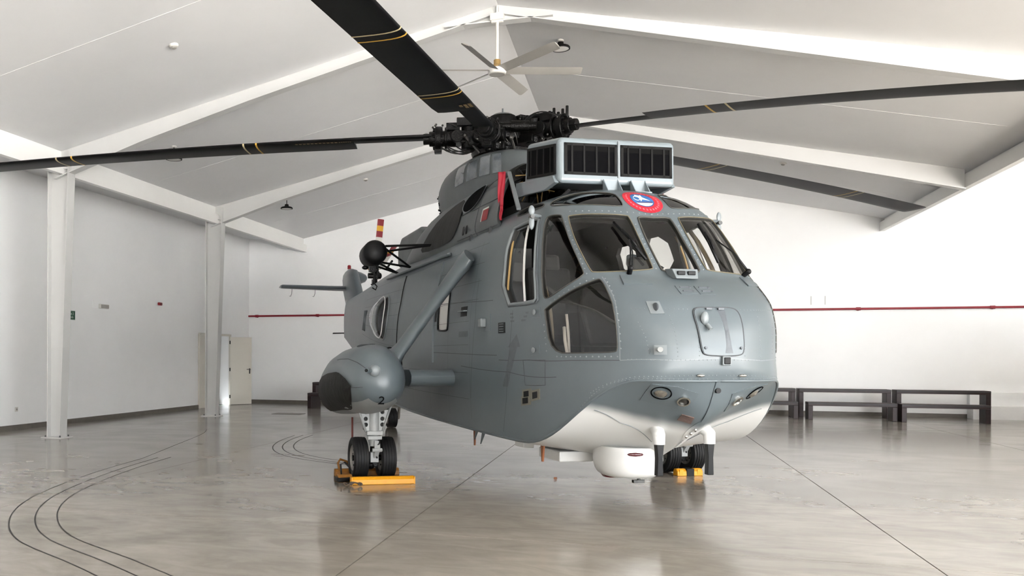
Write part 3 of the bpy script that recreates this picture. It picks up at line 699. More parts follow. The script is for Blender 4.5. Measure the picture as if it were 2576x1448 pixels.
# panel joints
for key in ('panel_a', 'panel_b', 'panel_c', 'panel_d', 'panel_e', 'panel_f', 'panel_g', 'panel_h'):
    for sd in (-1, 1): ribbon('panel_joint', UV[key], m_line if key not in ('panel_c', 'panel_b') else m_edge, 0.007 if key != 'panel_c' else 0.010, 0.0015, sd)
for v in (1.42, 1.66, 1.95, 2.2, 2.45, 2.7, 2.95, 3.2): ribbon('panel_joint', [(2.75 if v > 2.2 else 3.0, v), (9.8, v)], m_line, 0.004, 0.001)
for u in (2.95, 3.75, 4.55, 5.4, 6.55, 8.6, 9.6): ribbon('panel_joint', [(u, 1.25), (u, 3.25)], m_line, 0.004, 0.001)
# chine lip
for sd in (-1, 1): M().tube([SP(u, VC+0.012, 0.002, sd) for u in np.linspace(0, 9, 130)], 0.012, 6).build('chine_strip', m_skin, HELI, smooth=True)
# stem strip and tow plate
st = []
for v in np.linspace(0.28, VC, 16): st.append(v)
a = M(); vs = []
for v in st:
    for u in (-0.05, -0.017, 0.017, 0.05): vs.append(SP(u, v, 0.007))
a.add(vs, [(i*4+j, i*4+j+1, i*4+j+5, i*4+j+4) for i in range(len(st)-1) for j in range(3)]); a.build('stem_strip', m_bot, HELI, smooth=True)
# rivets
RIV = M()
def rivet(u, v, r=0.006, side=-1):
    p = SP(u, v, 0.0, side); d_, a_, b_ = frame_of(SNs(u, v, side)); vs = []
    for h_, rr_ in ((0, r), (r*0.45, r*0.72)): vs += [p + d_*h_ + (a_*math.cos(PI*i/3) + b_*math.sin(PI*i/3))*rr_ for i in range(6)]
    vs.append(p + d_*r*0.6)
    RIV.add(vs, [(i, (i+1) % 6, 6+(i+1) % 6, 6+i) for i in range(6)] + [(6+i, 6+(i+1) % 6, 12) for i in range(6)])
def rivet_row(poly, sp=0.05, r=0.0055, both=True):
    r = r*1.25
    L = [SP(u, v, 0) for u, v in resample(poly, 0.01, closed=False)]; pl = resample(poly, 0.01, closed=False); acc = 0.0; last = None
    for (u, v), p in zip(pl, L):
        if last is not None: acc += (p-last).length
        last = p
        if acc >= sp:
            acc = 0.0
            for sd in ((-1, 1) if both else (-1,)): rivet(u, v, r, sd)
for k_ in range(1, 15): rivet_row(UV['rv%d' % k_], 0.055 if k_ <= 7 else 0.03, 0.0065 if k_ <= 7 else 0.0038)
for v in np.linspace(0.35, VC-0.03, 26):
    for u in (-0.035, 0.035): rivet(u, v, 0.004)
rivet_row(resample(UV['lower_plate']+[UV['lower_plate'][0]], .05, False), 0.035, 0.003)
for v in (1.95, 2.45): rivet_row([(2.7, v+.012), (6.1, v+.012)], 0.05, 0.003, False)
o = RIV.build('rivets', m_edge, HELI, smooth=True, normals=False); tag(o, 'rows of small raised rivets', kind='stuff')
# nose hatch
H = [tuple(p) for p in half_loop('hatch', 0.06)]; H = [p for p in H if p[0] > 1e-6]; hv0, hv1 = UV['hatch'][0][1], UV['hatch'][-1][1]
full = H + [(-u, v) for u, v in reversed(H)]
hatch = patch('nose_hatch', full, m_skin, 0.010); tag(hatch, 'square nose hatch with a darker stripe')
M().tube([SP(u*1.03, v + (v-1.95)*0.02, 0.006) for u, v in full], 0.006, 6, closed=True).build('hatch_rim', m_line, hatch, smooth=True)
a = M(); p = SP(0.20, 2.12, 0.03); a.ell(p, (0.02, 0.035, 0.055), 12, 8); a.cyl(SP(0.19, 2.06, 0.03), SP(0.17, 2.01, 0.045), 0.016); a.build('latch_handle', m_edge, hatch, smooth=40)
for u in (0.10, -0.06): M().box(SP(u, hv0-0.012, 0.014), (0.03, 0.05, 0.014)).build('hinge', m_mark, hatch)
for u in (0.23, -0.23): M().cyl(SP(u, 1.78, 0.008), SP(u, 1.78, 0.022), 0.011, n=10).build('latch', m_mark, hatch)
patch('hatch_stripe', [(-0.02, hv0-.02), (-0.12, hv0-.02), (-0.12, hv1+.04), (-0.02, hv1+.04)], m_mark, 0.0125, parent=hatch, thick=False)
# vent plates above the hatch
for u0 in (0.20, -0.06):
    pl_ = patch('vent_plate', [(u0+.11, 2.475), (u0-.11, 2.475), (u0-.10, 2.375), (u0+.12, 2.375)], m_skin, 0.005)
    for v in (2.45, 2.405): 
        a = M(); a.tube([SP(u0+.07, v, .007), SP(u0-.06, v, .007)], 0.008, 6); a.cyl(SP(u0-.06, v, .004), SP(u0-.06, v, .014), 0.013, n=8); a.build('vent_slot', m_mark, pl_, smooth=40)
# light box below the centre windscreen
a = M(); p = SP(0.06, 2.60, 0.03); a.prism([p+Vector(t) for t in ((0.06, -.10, -.04), (0.06, .10, -.04), (0.02, .12, .045), (0.02, -.12, .045))], (-0.12, 0, 0.01)); lb = a.build('light_box', m_edge, HELI, bevel=0.006)
for y in (-0.05, 0.045): M().box(p+Vector((0.045, y, 0.008)), (0.02, 0.07, 0.035)).build('light_lens', m_black, lb, bevel=0.006)
# sensors, lights and plates on the nose
a = patch('sensor_plate', [(UV['sensor_up'][0][0]+du, UV['sensor_up'][0][1]+dv) for du, dv in ((.07, .06), (-.06, .06), (-.075, -.06), (.06, -.06))], m_edge, 0.006)
p, n = on_skin('sensor_up'); M().ell(p+n*0.01, (0.05, 0.014, 0.035), 12, 8).build('sensor_fin', m_mark, a, smooth=True)
a = patch('sensor_plate', [(UV['sensor_low'][0][0]+du, UV['sensor_low'][0][1]+dv) for du, dv in ((.06, .075), (-.06, .075), (-.06, -.075), (.06, -.075))], m_edge, 0.008)
p, n = on_skin('sensor_low'); M().cyl(p, p+n*0.10, 0.018).build('probe', m_edge, a, smooth=40); M().cyl(p+n*0.095, p+n*0.112, 0.021).build('probe_tip', m_gear, a, smooth=40)
p = SP(-0.03, 1.572, 0.012); a = M().box(p, (0.03, 0.075, 0.075)).build('formation_light', m_edge, HELI, bevel=0.008); M().box(p+Vector((0.012, 0, 0)), (0.02, 0.055, 0.055)).build('light_lens', m_black, a, bevel=0.006)
for u in (0.28, -0.28):
    p = SP(u, 1.285, 0.008); n = SNs(u, 1.285); a = M().ell(p, (0.03, 0.036, 0.014), 12, 8).build('pitot_bulge', m_chrome, HELI, smooth=True)
p = SP(0, 1.06, 0.012); M().cyl(p - Vector((.02, 0, 0)), p + Vector((.012, 0, 0)), 0.022).build('tow_eye', m_black, HELI, smooth=40)
for t in ((0.07, 0.55), (0.05, 0.60), (0.10, 0.50)): p = SP(*t, 0.012); M().ell(p, (0.014, 0.012, 0.018), 10, 6).build('tow_bolt', m_chrome, HELI, smooth=True)
patch('tow_plate', circ(0.02, 0.56, 0.16, 0.14, 24), m_bot, 0.005)
# landing lamps in the chin
for sd, key, key2 in ((-1, 'lamp_recess', 'small_lamp'), (1, 'P_lamp', 'P_small_lamp')):
    if sd == -1: plt = patch('lamp_plate', resample(UV['lower_plate'], 0.08), m_skin, 0.006)
    else: plt = patch('lamp_plate', resample(UV['lower_plate'], 0.08), m_skin, 0.006, 1)
    u, v = UV['lamp_recess'][0]; p = SP(u, v, 0.0, sd); n = SNs(u, v, sd)
    M().lathe([(0.078, -0.002), (0.082, 0.009), (0.074, 0.010), (0.072, -0.01), (0.06, -0.015), (0.0, -0.015)], p, n, 28).build('lamp_bezel', m_void, plt, smooth=40)
    d2 = (n + Vector((0.2, 0, 0.35))).normalized()
    M().lathe([(0.0, 0.022), (0.035, 0.016), (0.058, 0.0), (0.060, -0.010), (0.0, -0.015)], p + n*0.004 + Vector((0, 0, 0.010)), d2, 24).build('landing_lamp', m_lampglass, plt, smooth=True)
    u, v = UV['small_lamp'][0]; p = SP(u, v, 0.0, sd); n = SNs(u, v, sd)
    M().lathe([(0.050, 0.0), (0.052, 0.018), (0.040, 0.020), (0.036, 0.004)], p, n, 24).build('lamp_ring', m_chrome, plt, smooth=40)
    M().lathe([(0.04, 0.004), (0.02, 0.014), (0.0, 0.016)], p, n, 18).build('small_lamp', m_hubg, plt, smooth=True)
patch('grille_plate', resample(UV['brown_plate'], 0.05), m_plate, 0.006)
for key in ('chin_line',):
    for sd in (-1, 1): M().tube([SP(u, v, 0.004, sd) for u, v in resample(UV[key], 0.05, False)], 0.003, 6).build('chin_strake', m_edge, HELI, smooth=True)
# squadron roundel on the roof
EM = (0.0, 3.505); EU = 1.72
def roundel(r, off, m, name, parent=None, clip=None, c=(0, 0)):
    L = [(EU*r*math.cos(2*PI*i/40)+c[0], EM[1]+c[1]+r*0.92*math.sin(2*PI*i/40)) for i in range(40)]
    if clip: L = [p for p in L if clip(p)]
    return patch(name, L, m, off, parent=parent, thick=False, step=0.04)
m_rr = mat('roundel_red', 'c01c30', 0.45, var=0.12, scale=30); m_rb = mat('roundel_blue', '2f66a3', 0.45, var=0.15, scale=20); m_rp = mat('roundel_pink', 'e2606c', 0.5); m_rdb = mat('roundel_dark', '3b3f66', 0.5)
em = roundel(0.215, 0.0030, m_rr, 'roundel'); tag(em, 'red and blue squadron roundel')
roundel(0.130, 0.0040, m_rdb, 'roundel_ring', em); roundel(0.124, 0.0046, m_rb, 'roundel_disc', em)
roundel(0.118, 0.0052, m_white, 'roundel_wave', em, clip=lambda p: p[1] < EM[1]-0.062)
patch('roundel_ship', [(0.15, EM[1]-.052), (-0.165, EM[1]-.04), (-0.165, EM[1]-.062), (0.14, EM[1]-.066)], m_rdb, 0.0058, parent=em, thick=False)
patch('roundel_figure', [(EU*a_, b_) for a_, b_ in [(0.045, EM[1]+.085), (0.0, EM[1]+.065), (-0.03, EM[1]+.08), (-0.02, EM[1]+.03), (-0.085, EM[1]-.03), (0.0, EM[1]-.01), (0.03, EM[1]-.045), (0.02, EM[1]+.02), (0.06, EM[1]+.05)]], mat('roundel_cream', 'dfe3cf', 0.5), 0.0062, parent=em, thick=False)
M().tube([SP(EU*(0.06+0.035*math.cos(t)), EM[1]+0.01+0.035*math.sin(t), 0.006) for t in np.linspace(0, 2*PI, 20)[:-1]], 0.003, 5, closed=True).build('roundel_wheel', m_signw, em)
a = M()
for i in range(30):
    if 3 < i < 6: continue
    t = 2*PI*i/30; c_ = (EU*0.172*math.cos(t), EM[1]+0.172*0.92*math.sin(t)); s_ = 0.009
    pts = [SP(c_[0]+EU*dx*s_, c_[1]+dy*s_*1.3, 0.0045) for dx, dy in ((-1, -1), (1, -1), (1, 1), (-1, 1))]; a.add(pts, [(0, 1, 2, 3)])
a.build('roundel_lettering', m_rp, em, normals=False)
# wipers
for sd, key in ((-1, 'wiper'), (1, 'P_wiper')):
    b0, b1, c0, c1 = UV[key]; root = M(); p, n = SP(*b0, 0, sd), SNs(*b0, sd)
    root.cyl(p, p+n*0.06, 0.022); root.ell(p+n*0.06, (0.026, 0.026, 0.026), 10, 6); w_ = root.build('wiper', m_black, HELI, smooth=40)
    patch('wiper_base', [(b0[0]+.12, b0[1]-.03), (b0[0]-.12, b0[1]-.03), (b0[0]-.15, b0[1]-.16), (b0[0]+.15, b0[1]-.16)], m_skin, 0.010, sd, w_)
    e0 = SP(*b1, 0.045, sd)
    a = M(); a.tube([p+n*0.055, (p+e0)*0.5+n*0.06, e0], 0.007, 6); a.tube([p+n*0.05+Vector((0, .022, 0)), (p+e0)*0.5+n*0.05+Vector((0, .02, 0)), e0], 0.005, 6); a.build('wiper_arm', m_black, w_, smooth=True)
    k0, k1 = SP(*c0, 0.02, sd), SP(*c1, 0.02, sd); md = (k0+k1)/2 + SNs((c0[0]+c1[0])/2, (c0[1]+c1[1])/2, sd)*0.012
    a = M(); a.tube([k0, md, k1], 0.013, 6); a.tube([k0*.75+k1*.25+n*.02, md+n*.02, k0*.3+k1*.7+n*.02], 0.010, 6); a.build('wiper_blade', m_black, w_, smooth=True)
# rear-view mirrors
for sd in (-1, 1):
    p = SP(*UV['mirror_base'][0], 0.0, sd); o_ = Vector((0.10, sd*0.13, 0.0)); e_ = p + o_
    a = M(); a.cyl(p, e_, 0.017, n=10); mr = a.build('mirror_arm', m_edge, HELI, smooth=40)
    R_ = Matrix.Rotation(sd*0.25, 3, 'Z')
    M().ell(e_+Vector((0, 0, 0.040)), (0.015, 0.030, 0.048), 14, 10, R_).build('mirror', m_edge, mr, smooth=True)
    M().ell(e_+Vector((0, 0, -0.075)), (0.015, 0.027, 0.068), 14, 10, R_).build('mirror', m_edge, mr, smooth=True)
    M().cyl(e_+Vector((-.03, 0, -.02)), e_+Vector((.03, 0, -.02)), 0.02, n=10).build('mirror_joint', m_hubg, mr, smooth=40)
# things on the starboard side
for k_, key in enumerate(('access_a', 'access_b', 'access_c')):
    u, v = UV[key][0]; w2, h2 = ((.05, .035), (.045, .04), (.055, .035))[k_]
    pl_ = patch('access_window', [(u+w2, v+h2), (u-w2, v+h2), (u-w2, v-h2), (u+w2, v-h2)], mat('label_cream', '6a675a', 0.5), 0.004)
    patch('access_hole', [(u+w2*.7, v+h2*.6), (u-w2*.5, v+h2*.6), (u-w2*.5, v-h2*.6), (u+w2*.7, v-h2*.6)], m_black, 0.006, parent=pl_, thick=False)
def plate(key, w2, h2, m, name, off=0.005, i=0):
    u, v = UV[key][i]; return patch(name, [(u+w2, v+h2), (u-w2, v+h2), (u-w2, v-h2), (u+w2, v-h2)], m, off)
pl_ = plate('step_a', .12, .085, m_skin, 'step_plate', 0.006); p, n = on_skin('step_a', 0.03); M().box(p, (0.10, 0.06, 0.09)).build('step_block', m_edge, pl_, bevel=0.01)
pl_ = plate('step_b', .11, .06, m_black, 'step_recess', 0.003); p, n = on_skin('step_b', 0.02); M().box(p, (0.22, 0.05, 0.012)).build('foot_bar', m_edge, pl_)
pl_ = plate('vent_a', .055, .05, m_black, 'louvre', 0.003)
for dv in (-.035, -.012, .012, .035): u, v = UV['vent_a'][0]; M().box(SP(u, v+dv, .006), (0.10, 0.012, 0.006)).build('louvre_slat', m_skin, pl_)
plate('vent_b', .10, .08, m_black, 'vent_opening', 0.003)
for key in ('cleat_a', 'cleat_b'):
    pl_ = plate(key, .05, .05, m_skin, 'cleat_plate', 0.006); p, n = on_skin(key, 0.012); M().lathe([(0.02, 0.0), (0.026, 0.012), (0.012, 0.02), (0, 0.02)], p, n, 14).build('cleat', m_edge, pl_, smooth=40)
plate('stencil2', .16, .03, m_mark, 'stencil', 0.0014)
for k_, dv in enumerate((0, -.035, -.07)): u, v = UV['stencil'][0]; patch('stencil', [(u-.02, v+.01+dv), (u-.26+.02*k_, v+.01+dv), (u-.26+.02*k_, v-.008+dv), (u-.02, v-.008+dv)], m_mark, 0.0014, thick=False)
(u0, v0), (u1, v1) = UV['arrow']; patch('arrow_marking', [(u0, v0), (u0+.13, v0-.12), (u0+.09, v0-.12), (u1+.06, v1), (u1-.02, v1), (u0-.0, v0-.12), (u0-.04, v0-.12)], m_mark, 0.0015, thick=False)
for key in ('hull_hatch',): M().tube([SP(u, v, 0.001) for u, v in resample(UV[key], .05)], 0.003, 5, closed=True).build('hatch_outline', m_line, HELI)
# cargo door: standing proud on its rails
D0 = UV['door_gap']
L = [(6.18, 3.16), (4.35, 3.16), (4.35, 1.75), (6.24, 1.75)]
dr = patch('cargo_door', resample(L, 0.12), m_skin, 0.022, step=0.1); tag(dr, 'large sliding cargo door on the starboard side')
M().tube([SP(6.19, v, 0.02) for v in np.linspace(1.76, 3.17, 12)], 0.014, 6).build('door_edge', m_black, dr, smooth=True)
M().tube([SP(u, v, 0.03) for u, v in resample(UV['door_rail'], .1, False)], 0.022, 6).build('door_rail', m_skin, HELI, smooth=True)
patch('bubble_surround', resample(UV['bubble_frame'], .1), m_skin, 0.003, thick=False) if False else None
for k_ in range(5): M().tube([SP(9.3+.1*k_, 2.05, .008), SP(9.3+.1*k_, 2.6, .008)], 0.010, 5).build('side_rib', m_skin, HELI, smooth=True)
plate('cabin_window', 0.0, 0.0, m_skin, 'unused') if False else None
# belly: blade aerials and keel boxes
for x, y, z, l in ((2.15, -.75, .60, .17), (-.6, -.5, .53, .22)):
    M().prism([(x, y, z), (x-.07, y, z), (x-.05, y, z-l), (x-.03, y, z-l)], (0, .02, 0)).build('belly_aerial', m_orange, HELI, bevel=0.003)
for x, y in ((0.9, -.9), (0.4, -.8)): M().prism([(x, y, .62), (x-.1, y, .62), (x-.16, y, .47)], (0, .012, 0)).build('belly_fin', m_skin, HELI)
M().box((2.0, -0.45, 0.49), (0.5, 0.35, 0.10)).build('belly_box', m_white, HELI, bevel=0.01)
M().box((1.3, -0.6, 0.53), (0.25, 0.12, 0.08)).build('belly_box', m_white, HELI, bevel=0.01)
# radome under the bow
rings = []
for z, k in ((0.64, 1.0), (0.52, 1.0), (0.47, 0.985), (0.42, 0.94), (0.385, 0.87), (0.36, 0.74), (0.352, 0.5), (0.35, 0.02)):
    rings.append([(2.66 + 0.32*k*np.sign(math.cos(t))*abs(math.cos(t))**0.8, -0.14 + 0.285*k*np.sign(math.sin(t))*abs(math.sin(t))**0.8, z) for t in np.linspace(0, 2*PI, 40)[:-1]])
rd = M().loft(rings).build('radome', m_white, HELI, smooth=50); tag(rd, 'white tub-shaped radome under the bow')
M().ell((2.93, -0.20, 0.585), (0.055, 0.105, 0.030), 20, 10).build('position_light', m_lens, rd, smooth=True)
M().lathe([(0.10, 0.0), (0.098, -0.02), (0.075, -0.05), (0.0, -0.065)], (2.48, -0.21, 0.375), (0, 0, 1), 24).build('beacon', m_redl, rd, smooth=40)
a = M(); a.cyl((2.76, -.08, .37), (2.76, -.08, .325), 0.016); a.box((2.76, -.085, .315), (0.04, 0.11, 0.028)); a.build('drain_fitting', m_hubg, rd, bevel=0.003)
# blade antennas on white elbows
for sd in (-1, 1):
    y = sd*0.235; x = 3.37
    a = M(); a.tube([(x-.14, y*.7, .86), (x-.05, y*.95, .84), (x, y, .80), (x+.005, y, .715)], [0.05, 0.055, 0.052, 0.047], 14); a.ell((x-.005, y, .80), (.055, .053, .055), 14, 10)
    po = a.build('antenna_elbow', m_white, HELI, smooth=50)
    M().loft([[(x+.028, y-.024*k, z), (x+.028, y+.024*k, z), (x-.034, y+.020*k, z), (x-.034, y-.020*k, z)] for z, k in ((.72, 1.5), (.66, 1.2), (.60, 1.0), (.45, 1.2))]).build('antenna_blade', m_black, po, bevel=0.006)
# ---- engine deck, cowlings and gearbox fairing
CW = np.array([(0.00, 0.83, 2.82), (0.12, 0.875, 2.92), (0.36, 0.82, 3.14), (0.60, 0.70, 3.40), (0.76, 0.53, 3.56), (0.88, 0.28, 3.62), (1.0, 0.0, 3.63)])
cwy, cwz = pchip(CW[:, 0], CW[:, 1]), pchip(CW[:, 0], CW[:, 2])
CK = pchip([-1.3, -0.9, 0.0, 1.2, 1.9, 2.5, 3.0, 3.4], [1, 1, 1, 1, 0.97, 0.86, 0.66, 0.40])
def cowl(x, t, side=-1, off=0.0):
    k = float(CK(-x)); y = float(cwy(t)); z = float(cwz(t)); e = 0.01
    ty, tz = float(cwy(min(t+e, 1)) - cwy(max(t-e, 0))), float(cwz(min(t+e, 1)) - cwz(max(t-e, 0))); l = math.hypot(ty, tz)
    ny, nz = tz/l, -ty/l
    xx = x + (0.36*(1-t) if x > 0.6 else 0.36*(1-t)*max(0, (x+0.6)/1.2) if x > -0.6 else 0)
    return Vector((xx, side*(y*(0.75+0.25*k) + ny*off), 2.82 + (z-2.82)*k + nz*off))
xs = [0.88, 0.5, 0.1, -0.4, -0.9, -1.4, -1.8, -2.2, -2.6, -3.0, -3.3]; ts = np.linspace(0, 1, 22)
for sd in (-1, 1):
    a = M(); a.add([cowl(x, t, sd) for x in xs for t in ts], [(i*22+j, i*22+j+1, (i+1)*22+j+1, (i+1)*22+j) for i in range(len(xs)-1) for j in range(21)])
    a.add([cowl(-3.3, t, sd) for t in ts] + [Vector((-3.3, 0, 2.9))], [(j, j+1, 22) for j in range(21)])
    # returned lip at the open front
    a.add([cowl(0.88, t, sd) for t in ts] + [cowl(0.84, t, sd, -0.05) for t in ts], [(j, j+1, 22+j+1, 22+j) for j in range(21)])
    co = a.build('engine_cowling', m_skin2, HELI, smooth=45)
    # exhaust opening with its pipe
    ex = [(-0.08+0.30*math.cos(t), 0.575+0.155*math.sin(t)) for t in np.linspace(0, 2*PI, 33)[:-1]]
    a = M(); k = len(ex); o_ = [cowl(x, t, sd, 0.020) for x, t in ex]; i_ = [cowl(-0.08+(x+0.08)*.93, 0.575+(t-.575)*.93, sd, 0.018) for x, t in ex]
    a.add(o_+i_, [(j, (j+1) % k, k+(j+1) % k, k+j) for j in range(k)]); a.build('exhaust_rim', m_skin, co, smooth=True)
    a = M(); a.add(i_ + [cowl(-0.08, 0.575, sd, 0.017)], [(j, (j+1) % k, k) for j in range(k)]); a.build('exhaust_opening', m_void, co)
    # sooted panel behind the exhaust
    sp = [(-0.42, 0.66), (-0.30, 0.40), (-0.36, 0.16), (-0.55, 0.10), (-1.75, 0.10), (-1.9, 0.20), (-1.6, 0.46), (-1.0, 0.62)]
    sp = resample(chaikin(sp, 1), 0.12); n_ = len(sp); c_ = (-1.05, 0.33); a = M(); vs = []
    for t_ in (1.0, 0.66, 0.33): vs += [cowl(c_[0]+(x-c_[0])*t_, c_[1]+(y-c_[1])*t_, sd, 0.014) for x, y in sp]
    vs.append(cowl(*c_, sd, 0.014))
    a.add(vs, [(r*n_+j, r*n_+(j+1) % n_, (r+1)*n_+(j+1) % n_, (r+1)*n_+j) for r in range(2) for j in range(n_)] + [(2*n_+j, 2*n_+(j+1) % n_, 3*n_) for j in range(n_)])
    a.build('sooted_panel', m_soot, co, smooth=True)
    # access plates
    def cpatch(name, x0, x1, t0, t1, m, off=0.008, par=None):
        a = M(); g = [cowl(x0+(x1-x0)*i/4, t0+(t1-t0)*j/4, sd, off) for i in range(5) for j in range(5)]
        a.add(g, [(i*5+j, i*5+j+1, (i+1)*5+j+1, (i+1)*5+j) for i in range(4) for j in range(4)])
        return a.build(name, m, par or co, smooth=True)
    cpatch('warning_placard', 0.42, 0.58, 0.20, 0.36, m_dred); cpatch('placard_edge', 0.40, 0.42, 0.20, 0.36, m_signw); cpatch('placard_edge', 0.42, 0.58, 0.345, 0.365, m_signw, 0.010)
    for x_ in (-0.12, -0.02): cpatch('cowl_slot', x_, x_+0.045, 0.12, 0.24, m_black)
    cpatch('cowl_strip', 0.25, 0.75, 0.60, 0.625, m_mark)
    for t_ in (0.08, 0.42): M().tube([cowl(x_, t_, sd, 0.003) for x_ in np.linspace(0.85, -0.3, 10)], 0.005, 5).build('cowl_joint', m_line, co)
    M().tube([cowl(0.25, t_, sd, 0.003) for t_ in np.linspace(0.05, 0.75, 12)], 0.005, 5).build('cowl_joint', m_line, co)
    for x_ in (0.1, 0.62): M().box(cowl(x_, 0.03, sd, 0.02), (0.05, 0.04, 0.12)).build('cowl_latch', m_line, co, bevel=0.005)
    # engine front inside the open cowl
    a = M(); y = sd*0.42
    a.lathe([(0.0, 0.5), (0.10, 0.48), (0.13, 0.40), (0.14, 0.30), (0.24, 0.26), (0.26, 0.20), (0.26, 0.0), (0.22, -0.1), (0.2, -0.6)], (0.75, y, 3.36), (1, 0, 0), 24)
    for i in range(8): t = 2*PI*i/8; a.tube([(1.05, y+.22*math.cos(t), 3.36+.22*math.sin(t)), (1.15, y+.14*math.cos(t+.3), 3.36+.14*math.sin(t+.3)), (1.0, y+.2*math.cos(t+.7), 3.36+.2*math.sin(t+.7))], 0.012, 6)
    a.box((0.6, y, 3.15), (0.7, 0.3, 0.15)); a.build('engine', m_hub, HELI, smooth=40)
    a = M()
    for i in range(5): t = 0.4+i; a.tube([(1.12, y+sd*.24*math.cos(t), 3.34+.24*math.sin(t)), (1.2, y+sd*.1*math.cos(t*2), 3.36+.12*math.sin(t*1.7)), (1.08, y+sd*.2*math.cos(t+2), 3.32+.2*math.sin(t+2))], 0.007, 5)
    a.build('engine_wiring', m_brass, HELI, smooth=True)
    # brace from cowl to roof
    a = M(); a.bar((0.98, sd*0.66, 3.50), (1.62, sd*0.80, 2.98), 0.045, 0.03); a.build('brace', m_edge, HELI, bevel=0.008)
M().box((0.65, 0, 3.06), (1.3, 1.3, 0.10)).build('engine_deck', m_dark, HELI)
a = M(); a.box((0.7, 0, 3.35), (0.9, 0.2, 0.5)); a.box((1.2, 0.1, 3.2), (0.2, 0.5, 0.2)); a.build('oil_tank', m_hub, HELI, bevel=0.03)
# gearbox fairing behind the mast
def fair(z, t, k, off=0.0):
    c, s_ = math.cos(t), math.sin(t); L_ = 1.42 if c < 0 else 1.30
    return Vector((-1.30 + (L_*k+off)*np.sign(c)*abs(c)**0.75, (0.60*k+off)*np.sign(s_)*abs(s_)**0.75, z))
zk = [(3.20, .72), (3.34, .84), (3.50, .93), (3.64, .985), (3.76, 1.0), (3.86, .985), (3.95, .945), (4.02, .89), (4.06, .83)]
FZ = pchip([z for z, _ in zk], [k for _, k in zk])
gf = M().loft([[fair(z, t, k) for t in np.linspace(0, 2*PI, 65)[:-1]] for z, k in zk], cap0=False).build('gearbox_fairing', m_skin2, HELI, smooth=50)
for sd in (-1, 1):
    for t0, t1 in ((1.32, 1.52), (1.00, 1.24), (0.72, 0.94), (0.48, 0.66)):
        a = M(); g = [fair(z, sd*t, float(FZ(z)), 0.006) for z in np.linspace(3.74, 4.0, 5) for t in np.linspace(t0, t1, 5)]
        a.add(g, [(i*5+j, i*5+j+1, (i+1)*5+j+1, (i+1)*5+j) for i in range(4) for j in range(4)]); pn = a.build('inspection_pane', mat('pane_grey', (0.16, 0.18, 0.20), 0.12, var=0.6, scale=9, coat=0.6), gf, smooth=True)
        M().tube([g[0], g[4], g[24], g[20]], 0.005, 5, closed=True).build('pane_frame', m_edge, pn)
    for i in range(9):
        t = 2.0+random.random()*0.6; z = 3.5+random.random()*0.35; M().cyl(fair(z, sd*t, float(FZ(z)), 0.0), fair(z, sd*t, float(FZ(z)), 0.012), 0.014, n=8).build('fastener', m_black, gf)
a = M(); a.lathe([(0.44, 0), (0.42, 0.03), (0.36, 0.05), (0.25, 0.16), (0.2, 0.2)], (-0.97, 0, 4.05), (0, 0, 1), 28); a.build('mast_base', m_hubg, HELI, smooth=40)
# box behind the cowlings
rings = [[(x + (0.10*(1-k)), s_*0.62*k, z) for s_ in (-1, 1)] for x, z, k in ()]
a = M(); a.prism([(-2.7, -0.62, 2.98), (-2.7, -0.62, 3.38), (-2.95, -0.62, 3.47), (-4.05, -0.62, 3.45), (-4.3, -0.62, 3.3), (-4.3, -0.62, 2.95)], (0, 1.24, 0)); a.build('rear_fairing', m_skin2, HELI, bevel=0.07, seg=4)
# ---- intake shield
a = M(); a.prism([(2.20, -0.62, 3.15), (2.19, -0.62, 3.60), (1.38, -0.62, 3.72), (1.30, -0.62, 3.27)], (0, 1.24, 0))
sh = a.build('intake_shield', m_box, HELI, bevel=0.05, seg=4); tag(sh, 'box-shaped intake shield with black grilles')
m_scr = mat('grille_mesh', (0.006, 0.006, 0.008), 0.5); nt = m_scr.node_tree; b = nt.nodes['Principled BSDF']
tc = nt.nodes.new('ShaderNodeTexCoord'); br = nt.nodes.new('ShaderNodeTexBrick'); br.inputs['Scale'].default_value = 42; br.inputs['Mortar Size'].default_value = 0.035; br.inputs['Color1'].default_value = (0.001, 0.001, 0.0018, 1); br.inputs['Color2'].default_value = (0.0015, 0.0015, 0.002, 1); br.inputs['Mortar'].default_value = (0.0055, 0.0054, 0.0053, 1); b.inputs['Specular IOR Level'].default_value = 0.04; b.inputs['Roughness'].default_value = 0.8; br.inputs['Brick Width'].default_value = 0.4; br.inputs['Row Height'].default_value = 0.3
mp = nt.nodes.new('ShaderNodeMapping'); mp.inputs['Rotation'].default_value = (PI/2, 0, PI/2)
nt.links.new(tc.outputs['Object'], mp.inputs[0]); nt.links.new(mp.outputs[0], br.inputs['Vector']); nt.links.new(br.outputs[0], b.inputs['Base Color'])
